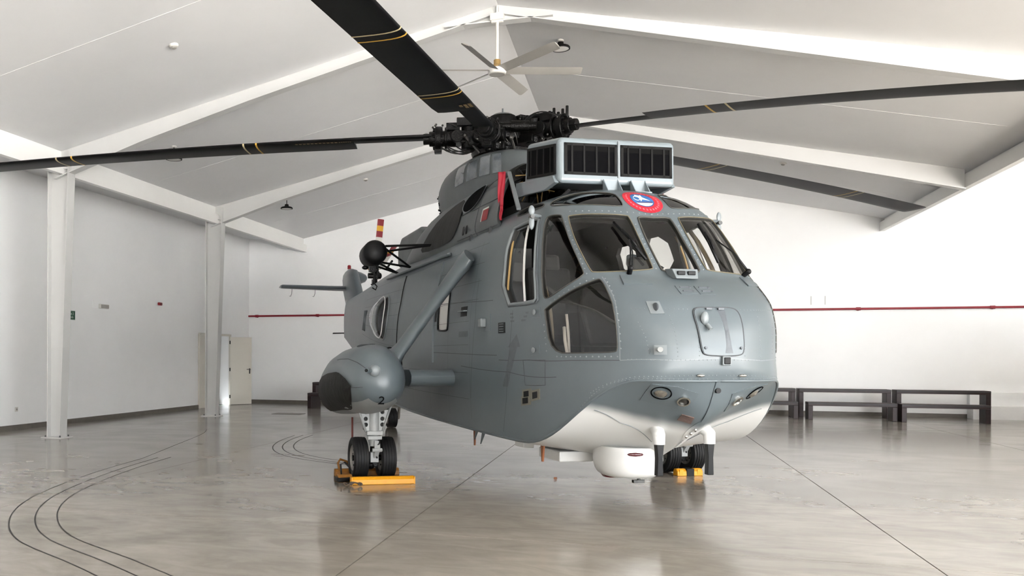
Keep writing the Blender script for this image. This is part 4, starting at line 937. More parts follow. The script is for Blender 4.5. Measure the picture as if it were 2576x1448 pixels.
def grille(c00, c10, c11, c01, nrm, name='grille'):
    """four corners, columns of mesh between ribs"""
    nrm = Vector(nrm).normalized(); C_ = [Vector(c) for c in (c00, c10, c11, c01)]
    def bl(s_, t_): return (C_[0]*(1-s_)+C_[1]*s_)*(1-t_) + (C_[3]*(1-s_)+C_[2]*s_)*t_
    a = M(); a.prism([p + nrm*0.002 for p in C_], nrm*0.006); g = a.build(name, m_scr, sh)
    edges = [0.0, 0.05, 0.13, 0.155, 0.36, 0.385, 0.595, 0.62, 0.83, 0.855, 0.95, 1.0]
    for i in range(0, 12, 2):
        s0, s1 = edges[i], edges[i+1]
        if i and i < 10: s0 -= 0.004; s1 += 0.004
        r = M(); r.prism([bl(s0, 0)+nrm*.004, bl(s1, 0)+nrm*.004, bl(s1, 1)+nrm*.004, bl(s0, 1)+nrm*.004], nrm*0.010); r.build('grille_rib', m_grl, sh)
    for t0, t1 in ((0, 0.085), (0.915, 1)):
        r = M(); r.prism([bl(0, t0)+nrm*.004, bl(1, t0)+nrm*.004, bl(1, t1)+nrm*.004, bl(0, t1)+nrm*.004], nrm*0.010); r.build('grille_rib', m_grl, sh)
fx_ = lambda z: 2.20 - 0.01*(z-3.15)/0.45
for y0, y1 in ((-0.565, -0.015), (0.025, 0.575)): grille((fx_(3.24), y0, 3.235), (fx_(3.24), y1, 3.235), (fx_(3.55), y1, 3.545), (fx_(3.55), y0, 3.545), (1, 0, 0))
for sd in (-1, 1): grille((1.42, sd*0.62, 3.335), (2.13, sd*0.62, 3.245), (2.13, sd*0.62, 3.545), (1.43, sd*0.62, 3.655), (0, sd, 0))
a = M(); a.bar((2.205, 0.005, 3.22), (2.20, 0.005, 3.58), 0.02, 0.012); a.build('shield_seam', m_edge, sh)
for sd in (-1, 1):
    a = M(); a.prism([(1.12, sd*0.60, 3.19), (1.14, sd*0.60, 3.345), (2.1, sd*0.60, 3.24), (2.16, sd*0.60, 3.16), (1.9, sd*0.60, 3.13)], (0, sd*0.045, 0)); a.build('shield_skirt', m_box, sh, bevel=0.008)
    a = M(); a.bar((2.02, sd*0.42, 3.12), (1.95, sd*0.52, 3.02), 0.04, 0.03); a.build('shield_foot', m_dark, sh)
for y in (-0.09, 0.20):
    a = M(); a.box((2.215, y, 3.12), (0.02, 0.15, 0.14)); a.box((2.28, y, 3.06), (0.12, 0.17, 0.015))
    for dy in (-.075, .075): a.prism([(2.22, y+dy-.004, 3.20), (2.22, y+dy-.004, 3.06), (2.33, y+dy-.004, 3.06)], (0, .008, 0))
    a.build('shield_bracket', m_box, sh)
# ---- main rotor
HX, HZ = -0.97, 4.40
hub = M(); hub.lathe([(0.0, 0.30), (0.10, 0.30), (0.17, 0.27), (0.19, 0.22), (0.19, 0.12), (0.27, 0.10), (0.34, 0.06), (0.34, -0.08), (0.22, -0.12), (0.17, -0.30), (0.21, -0.36)], (HX, 0, HZ), (0, 0, 1), 26); HUB = hub.build('rotor_hub', m_hub, HELI, smooth=40); tag(HUB, 'oily black rotor head')
a = M(); a.lathe([(0.165, 0.20), (0.165, 0.27), (0.12, 0.30), (0.0, 0.315)], (HX, 0, HZ), (0, 0, 1), 26); a.cyl((HX, 0, HZ+.30), (HX, 0, HZ+.38), 0.012, n=8); a.build('hub_cap', mat('cap_grey', (0.10, 0.112, 0.12), 0.4), HUB, smooth=40)
a = M(); a.lathe([(0.16, -0.30), (0.40, -0.27), (0.42, -0.22), (0.36, -0.19), (0.2, -0.18)], (HX, 0, HZ), (0, 0, 1), 26); a.build('swashplate', m_hub, HUB, smooth=40)
AF = [(0.0, 0.0), (0.012, 0.020), (0.04, 0.038), (0.10, 0.052), (0.2, 0.060), (0.32, 0.059), (0.5, 0.048), (0.7, 0.030), (0.88, 0.012), (1.0, 0.003)]
AFP = [(c, t) for c, t in AF] + [(c, -t) for c, t in reversed(AF[1:-1])]
def to_local(azc):
    d = (math.cos(math.radians(azc)), math.sin(math.radians(azc))); f_ = (math.sin(TH), -math.cos(TH)); p_ = (math.cos(TH), math.sin(TH))
    return Vector((d[0]*f_[0]+d[1]*f_[1], d[0]*p_[0]+d[1]*p_[1], 0))
BLADES = [(28.1, 0.010, -0.0037, (3.85, 4.02, 7.3, 7.48)), (83.0, 0.0, -0.004, (3.4, 3.55, 6.2, 6.4)), (172.1, 0.0, -0.0041, (3.36, 3.54, 6.05, 6.28)), (247.0, 0.0, 0.0, (2.5, 2.61, 4.33, 4.48)), (321.0, -0.020, -0.0095, (2.72, 2.93, 6.2, 6.4))]
for bi, (az, c1, c2, strp) in enumerate(BLADES):
    d = to_local(az); up = Vector((0, 0, 1)); le = up.cross(d)          # leading edge (turning anticlockwise from above)
    def zb(r): return HZ + (0.02 if bi != 3 else -0.10) + c1*r + c2*r*r
    def sect(r, chord, le0, grow=1.0, tw=None):
        tw = math.radians(7 - 0.8*r) if tw is None else tw
        c = Vector((HX, 0, zb(r))) + d*r; out = []
        for x, t in AFP:
            xx = (0.25-x)*chord*1.0 + le0; y = t*chord*(1.05 if chord > .3 else 1.5)*grow
            out.append(c + le*(xx*math.cos(tw) - y*math.sin(tw))*1.0 + up*(xx*math.sin(tw) + y*math.cos(tw)))
        return out
    R1 = 9.30 if bi == 0 else 9.45
    rs = ([(2.0, .44), (2.25, .46)] if bi != 3 else [(1.86, .36), (1.90, .44), (2.1, .46)]) + [(r, .46) for r in np.linspace(2.6, R1, 26)]
    a = M(); a.loft([sect(r, c, 0.0) for r, c in rs])
    a.loft([sect(r, 0.22, 0.055, 1.25) for r in (0.95, 1.2, 1.6, 2.0, 2.15)])
    bl_ = a.build('rotor_blade', m_blade, HELI, smooth=40)
    M().loft([sect(R1, .46, 0), sect(R1+.10, .43, 0), sect(R1+.13, .40, 0, .6)]).build('blade_tip', m_black, bl_, smooth=40)
    for k, r in enumerate(strp):
        if bi == 3 and r < 3: pass
        M().loft([[p + (p - (Vector((HX, 0, zb(r_))) + d*r_))*0.012 + (Vector((0, 0, 0.0006)) if p.z > zb(r_) else Vector((0, 0, -0.0006))) for p in sect(r_, .46, 0)] for r_ in (r-.012, r+.012)], False, False).build('blade_stripe', m_yellow if k % 2 == 0 else m_pale, bl_)
    if bi in (2, 3):
        # stencilled data block under the root
        a = M(); tw = math.radians(7 - 0.8*2.2)
        cells = [(1.99+.075*j, 0.09-.05*i, .065, .036) for i in range(3) for j in range(2) if not (i == 2 and j == 0)] if bi == 3 else [(2.25+.055*i, 0.06, .035, .045) for i in range(11)] + [(2.05+.03*i, 0.065, .018, .025) for i in range(6)]
        for r, off, w_, h_ in cells:
            cpt = Vector((HX, 0, zb(r))) + d*r + le*off; zz = -0.030 if bi == 3 else -0.028
            a.box(cpt + up*(zz + off*math.tan(tw)), (w_, h_, 0.002), math.atan2(d.y, d.x))
        a.build('blade_stencil', mat('stencil_tan', '6b5a3c', 0.6), bl_)
    # hinge, cuff, lag damper, fold actuator and hoses of this arm
    O = Vector((HX, 0, HZ if bi != 3 else HZ-0.12)); A = M(); sdv = le
    A.bar(O + d*0.25, O + d*0.62, 0.22, 0.16); A.cyl(O + d*0.45 + up*0.16, O + d*0.45 - up*0.16, 0.10, n=16); A.cyl(O + d*0.60 - sdv*0.16, O + d*0.60 + sdv*0.16, 0.085, n=16)
    A.cyl(O + d*0.62, O + d*0.98, 0.115, 0.10, n=18); A.cyl(O + d*0.82, O + d*0.90, 0.165, n=18); A.cyl(O + d*0.74, O + d*0.77, 0.15, n=18); A.cyl(O + d*0.97, O + d*1.06, 0.075, n=12)
    for i in range(10): t = 2*PI*i/10; A.cyl(O + d*0.80 + (sdv*math.cos(t)+up*math.sin(t))*0.135, O + d*0.93 + (sdv*math.cos(t)+up*math.sin(t))*0.135, 0.014, n=6)
    if bi != 3: A.box(O + d*0.66 + up*0.15, (0.18, 0.14, 0.10), math.atan2(d.y, d.x)); A.box(O + d*0.50 + up*0.19 + sdv*0.10, (0.22, 0.10, 0.11), math.atan2(d.y, d.x))
    if bi == 0: A.box(O + d*0.42 + up*0.16 - sdv*0.05, (0.22, 0.24, 0.26), math.atan2(d.y, d.x)); A.box(O + d*0.40 + up*0.25, (0.16, 0.28, 0.08), math.atan2(d.y, d.x))
    if bi == 4:
        for i_ in range(6): A.cyl(O + d*(0.62+.06*i_) + up*0.10, O + d*(0.62+.06*i_) + up*(0.20+.03*(i_ % 3)), 0.02, n=8)
    A.box(O + d*0.35 - up*0.10, (0.3, 0.26, 0.10), math.atan2(d.y, d.x))
    A.box(O + d*0.86 - up*0.16, (0.10, 0.12, 0.07), math.atan2(d.y, d.x)); A.cyl(O + d*0.71 + up*0.1, O + d*0.71 + up*0.19, 0.022, n=8)
    arm = A.build('blade_cuff', m_hub, HUB, smooth=35, bevel=0.008)
    B_ = M(); B_.cyl(O + d*0.58 - sdv*0.17 + up*0.02, O + d*0.12 - sdv*0.40 + up*0.04, 0.055, n=12); B_.cyl(O + d*0.5 - sdv*0.22 + up*0.02, O + d*0.3 - sdv*0.32 + up*0.03, 0.075, n=12); B_.build('lag_damper', m_hub, HUB, smooth=40)
    B_ = M(); B_.cyl(O + d*0.50 + sdv*0.22 - up*0.02, O + d*0.30 + sdv*0.26 - up*0.26, 0.022, n=8); B_.ell(O + d*0.50 + sdv*0.22 - up*0.02, (.035, .035, .035), 8, 6); B_.build('pitch_link', m_hubg, HUB, smooth=40)
    B_ = M()
    for i in range(7):
        s0 = random.uniform(-.12, .12); r0, r1 = random.uniform(.2, .45), random.uniform(.6, .92); hgt = random.choice((-.22, .2, .16, -.18, .24))
        p0 = O + d*r0 + sdv*s0 + up*math.copysign(.12, hgt); p1 = O + d*r1 + sdv*random.uniform(-.1, .1) + up*math.copysign(.10, hgt); md = (p0+p1)/2 + up*hgt*0.9 + sdv*random.uniform(-.1, .1)
        B_.tube([p0*(1-t)**2 + md*2*t*(1-t) + p1*t*t for t in np.linspace(0, 1, 10)], 0.009, 6)
    B_.build('hose', m_hose, HUB, smooth=True)
    B_ = M()
    for i in range(16):
        p = O + d*random.uniform(.25, .95) + sdv*random.uniform(-.15, .15) + up*random.choice((-.15, .15, .10, -.1, .2)); B_.ell(p, (.016, .016, .016), 6, 4)
    for i in range(3):
        p0 = O + d*random.uniform(.2, .5) + sdv*random.uniform(-.2, .2) + up*random.uniform(-.1, .2); B_.tube([p0, p0 + d*.12 + up*random.uniform(-.08, .08), p0 + d*.22 + sdv*random.uniform(-.1, .1)], 0.005, 5)
    tag(B_.build('fittings', m_hubg, HUB, smooth=True), kind='stuff')
    M().ell(O + d*1.02 - sdv*0.0 + up*0.05, (.035, .035, .035), 10, 8).build('lock_pin', m_chrome, HUB, smooth=True)
for nm_, azc, r_, z0_, z1_, sx_, sy_ in (('fold_actuator', 5, 0.30, 4.36, 4.655, 0.20, 0.22), ('fold_actuator', 8, 0.58, 4.32, 4.58, 0.16, 0.20), ('fold_actuator', 176, 0.40, 4.53, 4.64, 0.30, 0.16)):
    c_ = Vector((HX, 0, 0)) + to_local(azc)*r_; a = M(); a.box((c_.x, c_.y, (z0_+z1_)/2), (sx_, sy_, z1_-z0_), 0.3); a.box((c_.x, c_.y, z1_+.005), (sx_*.7, sy_*1.15, .05), 0.3); a.cyl((c_.x+.08, c_.y, z0_), (c_.x+.08, c_.y, z1_+.02), .035, n=10); a.cyl((c_.x-.02, c_.y-.1, z0_+.05), (c_.x-.02, c_.y-.1, z1_-.02), .03, n=10)
    a.build(nm_, m_hub, HUB, bevel=.012)
wb = M()
for i in range(12):
    t = random.uniform(-1.0, 1.0); dd_ = to_local(262 + 40*t); p0 = Vector((HX, 0, HZ)) + dd_*0.36 + Vector((0, 0, random.uniform(-.05, .12))); p2 = Vector((HX, 0, HZ)) + to_local(262 + 40*t + random.uniform(-25, 25))*0.34 + Vector((0, 0, random.uniform(-.28, -.12))); p1 = (p0+p2)/2 + dd_*random.uniform(.05, .2)
    wb.tube([p0*(1-f_)**2 + p1*2*f_*(1-f_) + p2*f_*f_ for f_ in np.linspace(0, 1, 9)], 0.006, 5)
wb.build('wire_loom', m_hubg, HUB, smooth=True)
# ---- sponsons, struts, landing gear
def sponson(sd):
    cy = sd*1.99; by = sd*2.075; rings = []
    prof = [(1.00, .05, .05, 1.16, 2), (0.97, .14, .15, 1.17, 2), (0.90, .225, .25, 1.18, 2), (0.74, .30, .34, 1.19, 2.0), (0.46, .355, .40, 1.19, 2.05), (0.10, .385, .42, 1.17, 2.1), (-0.4, .39, .42, 1.14, 2.15), (-0.9, .375, .41, 1.09, 2.2), (-1.4, .33, .38, 1.03, 2.15), (-1.9, .26, .32, 0.98, 2.0), (-2.3, .17, .22, 0.95, 2.0), (-2.5, .08, .11, .94, 2.0), (-2.55, .02, .03, .94, 2.0)]
    for x, ry, rz, cz, p in prof:
        rg = []
        for t in np.linspace(0, 2*PI, 49)[:-1]:
            c, s_ = math.cos(t), math.sin(t); y = ry*np.sign(c)*abs(c)**(2/p); z = rz*np.sign(s_)*abs(s_)**(2/p)
            if z < 0: z *= 0.92
            rg.append(Vector((x, by + y, cz + z)))
        rings.append(rg)
    sp = M().loft(rings).build('sponson', m_skin, HELI, smooth=50); tag(sp, 'starboard float sponson' if sd < 0 else 'port float sponson')
    def surf(x, t, off=0.0):
        xs_ = [-q_[0] for q_ in prof]; f = [np.interp(-x, xs_, [q_[k] for q_ in prof]) for k in (1, 2, 3, 4)]
        c, s_ = math.cos(t), math.sin(t); y = (f[0]+off)*np.sign(c)*abs(c)**(2/f[3]); z = (f[1]+off)*np.sign(s_)*abs(s_)**(2/f[3]); z = z*0.92 if z < 0 else z
        return Vector((x, by + y, f[2] + z))
    out = 0.0 if sd > 0 else PI
    # black float-bag cover low on the outer side
    def cover(name, m, k, off):
        a = M(); g = []
        n = 22
        for i in range(n+1):
            for j in range(9):
                f_ = i/n; x = 0.70 - 2.95*f_; g_ = min(1.0, f_/0.16)**0.5; up_ = 0.30*g_*k - 0.10*(1-g_); dn = 0.12 + 0.85*g_*k
                t = out + (1 if sd < 0 else -1)*(0.08 - up_ + (up_+dn)*j/8); g.append(surf(x, t, off + 0.006*math.sin(j*1.9+i*.8)*math.sin(PI*j/8)))
        a.add(g, [(i*9+j, i*9+j+1, (i+1)*9+j+1, (i+1)*9+j) for i in range(n) for j in range(8)]); return a.build(name, m, sp, smooth=True)
    m_bag = mat('bag_cover', (0.009, 0.0085, 0.0075), 0.6, var=0.6, scale=9, bump=0.6, bscale=11, spec=0.2)
    cover('float_bag_cover', m_bag, 1.0, 0.010)
    # lighter lower panel above the wheel bay
    a = M(); g = []
    for i in range(9):
        for j in range(13):
            x = 0.90 - 0.95*i/8; t = -PI/2 + (-0.95 + 1.9*j/12)*(0.75+0.25*i/8); g.append(surf(x, t, 0.008))
    a.add(g, [(i*13+j, i*13+j+1, (i+1)*13+j+1, (i+1)*13+j) for i in range(8) for j in range(12)]); lp = a.build('lower_panel', mat('light_grey_paint', (0.27, 0.285, 0.285), 0.4, var=0.12, scale=5), sp, smooth=True)
    if sd < 0:
        p = surf(0.93, -PI/2-0.52, 0.012)
        text_mesh('number', '2', 0.16, m_black, sp, Matrix.Translation((0.975, -2.10, 0.975)) @ Matrix.Rotation(PI/2, 4, 'Z') @ Matrix.Rotation(math.radians(128), 4, 'X'))
    # side light: housing and tube
    p = Vector((0.87, by + (sd*0.08), 1.30))
    a = M(); a.cyl(p + Vector((-.1, 0, 0)), p + Vector((.12, sd*0.02, 0)), 0.072, 0.062, 18); a.ell(p + Vector((.12, sd*.02, 0)), (.03, .062, .062), 16, 8); hs = a.build('lamp_housing', m_edge, sp, smooth=50)
    a = M(); a.cyl(p + Vector((.08, sd*.045, .0)), p + Vector((.20, sd*.13, .005)), 0.026, n=14); a.build('lamp_tube', m_skin, sp, smooth=40); M().cyl(p + Vector((.19, sd*.125, .005)), p + Vector((.206, sd*.136, .005)), 0.018, n=12).build('tube_mouth', m_black, sp)
    M().tube([surf(0.25+0.16*math.cos(t), PI/2+0.12*sd*-1+0.25*math.sin(t), 0.004) for t in np.linspace(0, 2*PI, 22)[:-1]], 0.006, 5, closed=True).build('filler_ring', m_line, sp)
    for t_ in (0.25, -0.62): M().tube([surf(x, out + (-sd)*t_, 0.002) for x in np.linspace(0.9, -0.1, 14)], 0.004, 5).build('panel_joint', m_line, sp)
    # stub wing and strut
    rg = []
    for y in (1.62, 1.04):
        rg.append([Vector((0.42 - 1.05*c, sd*y, 1.205 + (0.105*(1-c)**0.4*min(1, 9*c+0.05)**0.5)*s_)) for c, s_ in [(c, 1) for c in (0, .01, .04, .1, .2, .4, .7, 1)] + [(c, -1.0) for c in (.7, .4, .2, .1, .04, .01)]])
    M().loft(rg).build('stub_wing', m_skin, HELI, smooth=40); M().cyl((0.40, sd*1.06, 1.215), (0.44, sd*1.0, 1.215), 0.012, n=8).build('wing_pin', m_chrome, HELI)
    p0, p1 = Vector((0.02, sd*1.74, 1.42)), Vector((0.72, sd*1.03, 2.60)); dd, s1, s2 = frame_of(p1-p0); rg = []
    ax = Vector((1, 0, 0)) - dd*dd.x; ax.normalize(); bx = dd.cross(ax)
    for f_, k in ((-.04, 1.7), (0.03, 1.25), (0.1, 1.0), (0.5, 0.9), (0.86, 1.0), (0.93, 1.15), (1.0, 0.95)):
        rg.append([p0.lerp(p1, f_) + ax*0.19*k*math.cos(t) + bx*0.072*k*math.sin(t) for t in np.linspace(0, 2*PI, 25)[:-1]])
    stt = M().loft(rg).build('sponson_strut', m_skin, HELI, smooth=50)
    M().tube([p0.lerp(p1, 0.0) + ax*0.33*math.cos(t) + bx*0.125*math.sin(t) for t in np.linspace(0, 2*PI, 25)[:-1]], 0.008, 5, closed=True).build('strut_seal', m_black, stt)
    # ---- gear leg with lightening holes
    gy = cy; zt, zb_ = 0.90, 0.55
    L = [(-.225, zt), (.225, zt), (.20, zt-.05), (.105, zb_), (-.105, zb_), (-.20, zt-.05)]
    holes = [circ(y, z, .026, n=14) for y in (-.10, .10) for z in (.80, .72, .65)] + [circ(y, .855, .032, n=14) for y in (-.155, .155)]
    for h_ in holes[:6]: pass
    pts, ff, oo = cdt([], [resample(L, .06)] + holes); ff = [f for f, o in zip(ff, oo) if o == [0]]
    a = M(); n_ = len(pts); a.add([(0.10, gy+y, z) for y, z in pts], ff); gp = a.build('gear_plate', m_gear, HELI, normals=True); sm = gp.modifiers.new('thickness', 'SOLIDIFY'); sm.thickness = 0.03; sm.offset = 0
    M().box((0.06, gy, 0.74), (0.02, 0.24, 0.30)).build('gear_web', m_dgrey, HELI)
    a = M(); a.cyl((0.10, gy, 0.95), (0.10, gy, 0.56), 0.062, n=20); a.box((0.10, gy, 0.555), (0.13, 0.19, 0.05)); a.cyl((0.10, gy, 0.57), (0.08, gy, 0.40), 0.055, n=18); a.box((0.12, gy, 0.50), (0.10, 0.17, 0.045)); gl_ = a.build('gear_leg', m_gear, HELI, smooth=40, bevel=0.006)
    for s_ in (-1, 1): M().tube([(0.12, gy+s_*.20, 0.87), (0.12, gy+s_*.10, 0.57)], 0.014, 8).build('leg_flange', m_gear, gl_, smooth=True)
    a = M(); a.cyl((0.08, gy, 0.42), (0.03, gy, 0.25), 0.038, n=14); a.build('oleo_piston', m_chrome, gl_, smooth=40)
    a = M(); a.bar((0.15, gy+.03, 0.46), (0.20, gy+.02, 0.36), 0.07, 0.035); a.bar((0.20, gy+.02, 0.36), (0.11, gy+.01, 0.24), 0.06, 0.035); a.cyl((0.20, gy-.04, .36), (0.20, gy+.08, .36), 0.022, n=10); a.box((0.10, gy, 0.27), (0.10, 0.10, 0.12)); a.build('torque_link', m_gear, gl_, bevel=0.006)
    a = M(); a.tube([(0.13, gy+.07, .50), (0.19, gy+.05, .44), (0.17, gy-.02, .36), (0.15, gy+.03, .26)], 0.010, 6); a.build('brake_hose', m_hose, gl_, smooth=True)
    M().cyl((0.0, gy-.24, 0.25), (0.0, gy+.24, 0.25), 0.035, n=14).build('axle', m_hub, gl_, smooth=40)
    a = M(); a.box((0.06, gy, 0.20), (0.09, 0.11, 0.10)); a.ell((0.07, gy-.03, 0.17), (.05, .05, .05), 12, 8); a.build('brake_unit', m_hub, gl_, bevel=0.01)
    for s_ in (-1, 1): wheel((0.0, gy+s_*0.165, 0.25), 0.25, 0.185)
def wheel(c, R, w, parent=None):
    c = Vector(c); prof = []
    hw = w/2
    P_ = [(0.60, -.72), (0.66, -.86), (0.80, -.99), (0.90, -.93), (0.955, -.80)]
    for r, t in P_: prof.append((R*r, hw*t))
    for k in range(5):          # ribs and grooves of the tread
        t = -0.70 + 0.35*k; rr_ = 1 - 0.022*(t*1.25)**2
        prof += [(R*rr_, hw*(t-.115)), (R*rr_, hw*(t+.115))]
        if k < 4: prof += [(R*(rr_-0.028), hw*(t+.13)), (R*(rr_-0.028), hw*(t+.22))]
    for r, t in reversed(P_): prof.append((R*r, -hw*t))
    ty = M().lathe(prof, c, (0, 1, 0), 48).build('tyre', m_rubber, HELI, smooth=50)
    a = M()
    for s_ in (-1, 1): a.lathe([(R*.62, s_*hw*.74), (R*.60, s_*hw*.80), (R*.56, s_*hw*.60), (R*.40, s_*hw*.45), (R*.22, s_*hw*.62), (0.0, s_*hw*.66)], c, (0, 1, 0), 28)
    a.build('rim', mat('rim_grey', (0.32, 0.31, 0.29), 0.45, metal=0.3, var=0.35, scale=25), ty, smooth=40)
    for i in range(9):
        t = 2*PI*i/9
        for s_ in (-1, 1): M().cyl(c + Vector((R*.42*math.cos(t), s_*hw*.4, R*.42*math.sin(t))), c + Vector((R*.42*math.cos(t), s_*hw*.58, R*.42*math.sin(t))), 0.012, n=6).build('wheel_bolt', m_hubg, ty)
    return ty
for sd in (-1, 1): sponson(sd)
# tail wheel
tw_ = Vector((-7.25, 0, 0)); wheel(tw_ + Vector((0, 0, .20)), 0.20, 0.20)
a = M(); a.bar(tw_ + Vector((0.0, -.15, .20)), tw_ + Vector((.1, -.15, .62)), 0.05, 0.06); a.bar(tw_ + Vector((0, .15, .20)), tw_ + Vector((.1, .15, .62)), 0.05, 0.06); a.cyl(tw_ + Vector((0, -.17, .2)), tw_ + Vector((0, .17, .2)), 0.03); a.box(tw_ + Vector((.1, 0, .58)), (0.2, 0.42, 0.08)); a.cyl(tw_ + Vector((.1, 0, .6)), tw_ + Vector((.2, 0, 1.35)), 0.09, n=16); a.cyl(tw_ + Vector((0.2, .28, .62)), tw_ + Vector((0.2, .36, .62)), 0.07)
a.build('tail_wheel_fork', m_chrome, HELI, bevel=0.01)
# ---- hoist on its truss
hc = Vector((-2.0, -1.55, 2.905))
a = M(); a.lathe([(0.0, 0.36), (0.10, 0.355), (0.155, 0.32), (0.172, 0.27), (0.175, -0.2), (0.14, -0.30), (0.0, -0.33)], hc, (1, -0.10, 0), 28); hs = a.build('hoist', m_black, HELI, smooth=50); tag(hs, 'black rescue hoist drum on a strut frame')
A_, B2, C3 = SP(*UV['hoist_a'][0]), SP(*UV['hoist_b'][0]), SP(6.0, 3.45)
for p, q_ in ((hc+Vector((.2, .14, .10)), Vector((-1.3, -0.82, 2.98))), (hc+Vector((-.1, .14, .05)), Vector((-1.3, -0.82, 2.98))), (hc+Vector((.2, .14, .06)), A_), (hc+Vector((.1, .10, -.12)), A_), (hc+Vector((.1, .08, -.14)), B2), (hc+Vector((-.2, .08, -.14)), B2), ((hc+A_)/2, (hc+B2)/2+Vector((0, 0, -.06)))): M().cyl(p, q_, 0.016, n=8).build('hoist_strut', m_black, hs, smooth=40)
a = M(); a.cyl(hc+Vector((.1, 0, -.16)), hc+Vector((.1, 0, -.28)), 0.03); a.box(hc+Vector((.1, -.03, -.22)), (0.07, 0.09, 0.08)); a.ell(hc+Vector((.1, -.13, -.20)), (.04, .05, .03), 10, 6); a.cyl(hc+Vector((.1, .0, -.28)), hc+Vector((.1, .0, -.42)), 0.012); a.tube([hc+Vector((.1, 0, -.42)), hc+Vector((.1, .04, -.46)), hc+Vector((.1, .02, -.51)), hc+Vector((.1, -.03, -.48))], 0.010, 6); a.cyl(hc+Vector((.1, .05, -.17)), hc+Vector((.1, .05, -.36)), 0.014); a.build('hoist_hook', m_hub, hs, smooth=40)
# ---- tail pylon, stabiliser, tail rotor
lv = [(1.78, -9.9, -10.6, .20), (2.02, -9.9, -11.40, .24), (2.45, -10.05, -12.0, .28), (2.9, -10.40, -12.5, .30), (3.2, -10.75, -12.80, .29), (3.48, -11.02, -12.90, .27), (3.60, -11.15, -12.80, .22), (3.66, -11.5, -12.5, .10)]
rg = []
for z, x0, x1, th in lv:
    ch = x0-x1; rg.append([Vector((x0-c*ch, s_*(t/0.06)*th/2, z)) for (c, t), s_ in [(p, 1) for p in AF] + [((c, t), -1) for c, t in reversed(AF[1:-1])]])
py = M().loft(rg).build('tail_pylon', m_skin, HELI, smooth=50)
a = M(); a.loft([[Vector((-11.65-.42*kx*math.cos(t), y, 3.44+.19*kz*math.sin(t))) for t in np.linspace(0, 2*PI, 21)[:-1]] for y, kx, kz in ((-.05, .9, 1), (.12, .8, .95), (.25, .62, .75), (.36, .40, .5), (.40, .2, .25))]); a.build('gearbox_cover', m_skin, py, smooth=50)
a = M(); ch = [(0.0, 0), (.02, .03), (.1, .05), (.3, .06), (.6, .04), (1, .004)]
rg = []
for y, x0, c, k in ((-.02, -11.75, .95, 1.0), (-.3, -11.8, .92, .95), (-1.70, -11.95, .62, .75), (-1.74, -12.0, .55, .5)):
    rg.append([Vector((x0-q_*c, y, 3.24 + (-.04+.0*y) + 1.1*t*k*s_ + (0.03 if y < -1 else 0))) for (q_, t), s_ in [(p, 1) for p in ch] + [(p, -1) for p in reversed(ch[1:-1])]])
stb = M().loft(rg).build('stabiliser', m_skin, HELI, smooth=40)
for y in (-1.45, -0.85): M().tube([(-12.1, y, 3.19), (-12.1, y-.01, 3.05), (-12.1, y-.04, 2.98), (-12.1, y-.07, 2.99)], 0.007, 6).build('wire_hook', m_edge, stb, smooth=True)
M().cyl((-11.9, 0, 3.64), (-11.9, 0, 3.70), 0.02, n=8).build('beacon_stem', m_white, py); M().lathe([(.045, 0), (.045, .08), (.03, .1), (0, .1)], (-11.9, 0, 3.69), (0, 0, 1), 14).build('tail_beacon', m_dred, py, smooth=40)
M().prism([(-11.35, -.10, 2.02), (-11.75, -.45, 2.02), (-11.70, -.45, 2.03), (-11.25, -.10, 2.03)], (0, 0, .02)).build('tail_skid_vane', m_line, py)
TR = Vector((-11.35, 0.56, 3.48))
trh = M(); trh.cyl(TR - Vector((0, .18, 0)), TR + Vector((0, .10, 0)), 0.07, n=14); trh.cyl(TR - Vector((0, .02, 0)), TR + Vector((0, .03, 0)), 0.17, n=16); trh.ell(TR + Vector((0, .12, 0)), (.08, .05, .08), 12, 8)
for i in range(5): t = 2*PI*i/5+1.4; dv = Vector((math.cos(t), 0, math.sin(t))); trh.bar(TR + dv*.1, TR + dv*.34, .07, .06); trh.cyl(TR+dv*.2+Vector((0, .08, 0)), TR+dv*.3-Vector((0, .06, 0)), .018, n=8)
th_ = trh.build('tail_rotor_hub', m_hub, HELI, smooth=40)
m_trr = mat('tip_red', '7d1f2b', 0.5); m_try = mat('tip_yellow', 'c99a2a', 0.5); m_trw = mat('blade_white', 'c9c6bf', 0.5)
for i in range(5):
    t = math.radians(96) + 2*PI*i/5; dv = Vector((math.cos(t), 0.12, math.sin(t))).normalized(); wv = Vector((-math.sin(t)*.35, .94, math.cos(t)*.35)); wn = dv.cross(wv).normalized()
    tb = None
    for r0, r1, m_ in ((.34, 1.0, m_trw), (1.0, 1.16, m_trr), (1.16, 1.30, m_try), (1.30, 1.47, m_trr)):
        a = M(); a.loft([[TR + dv*r + wv*x*.10 + wn*y for x, y in ((-.9, .004), (-.5, .014), (.4, .016), (1, .0), (.4, -.014), (-.5, -.012))] for r in (r0, r1)])
        o = a.build('tail_rotor_blade' if tb is None else 'blade_band', m_, HELI if tb is None else tb, smooth=40); tb = tb or o
for dz, x in ((-.30, .05),): M().box(TR + Vector((.1, -.1, -.55)), (.02, .10, .16)).build('red_tag', m_red, th_)
M().cyl(TR + Vector((.1, -.1, -.1)), TR + Vector((.1, -.1, -.75)), .012, n=6).build('tag_line', m_hose, th_)
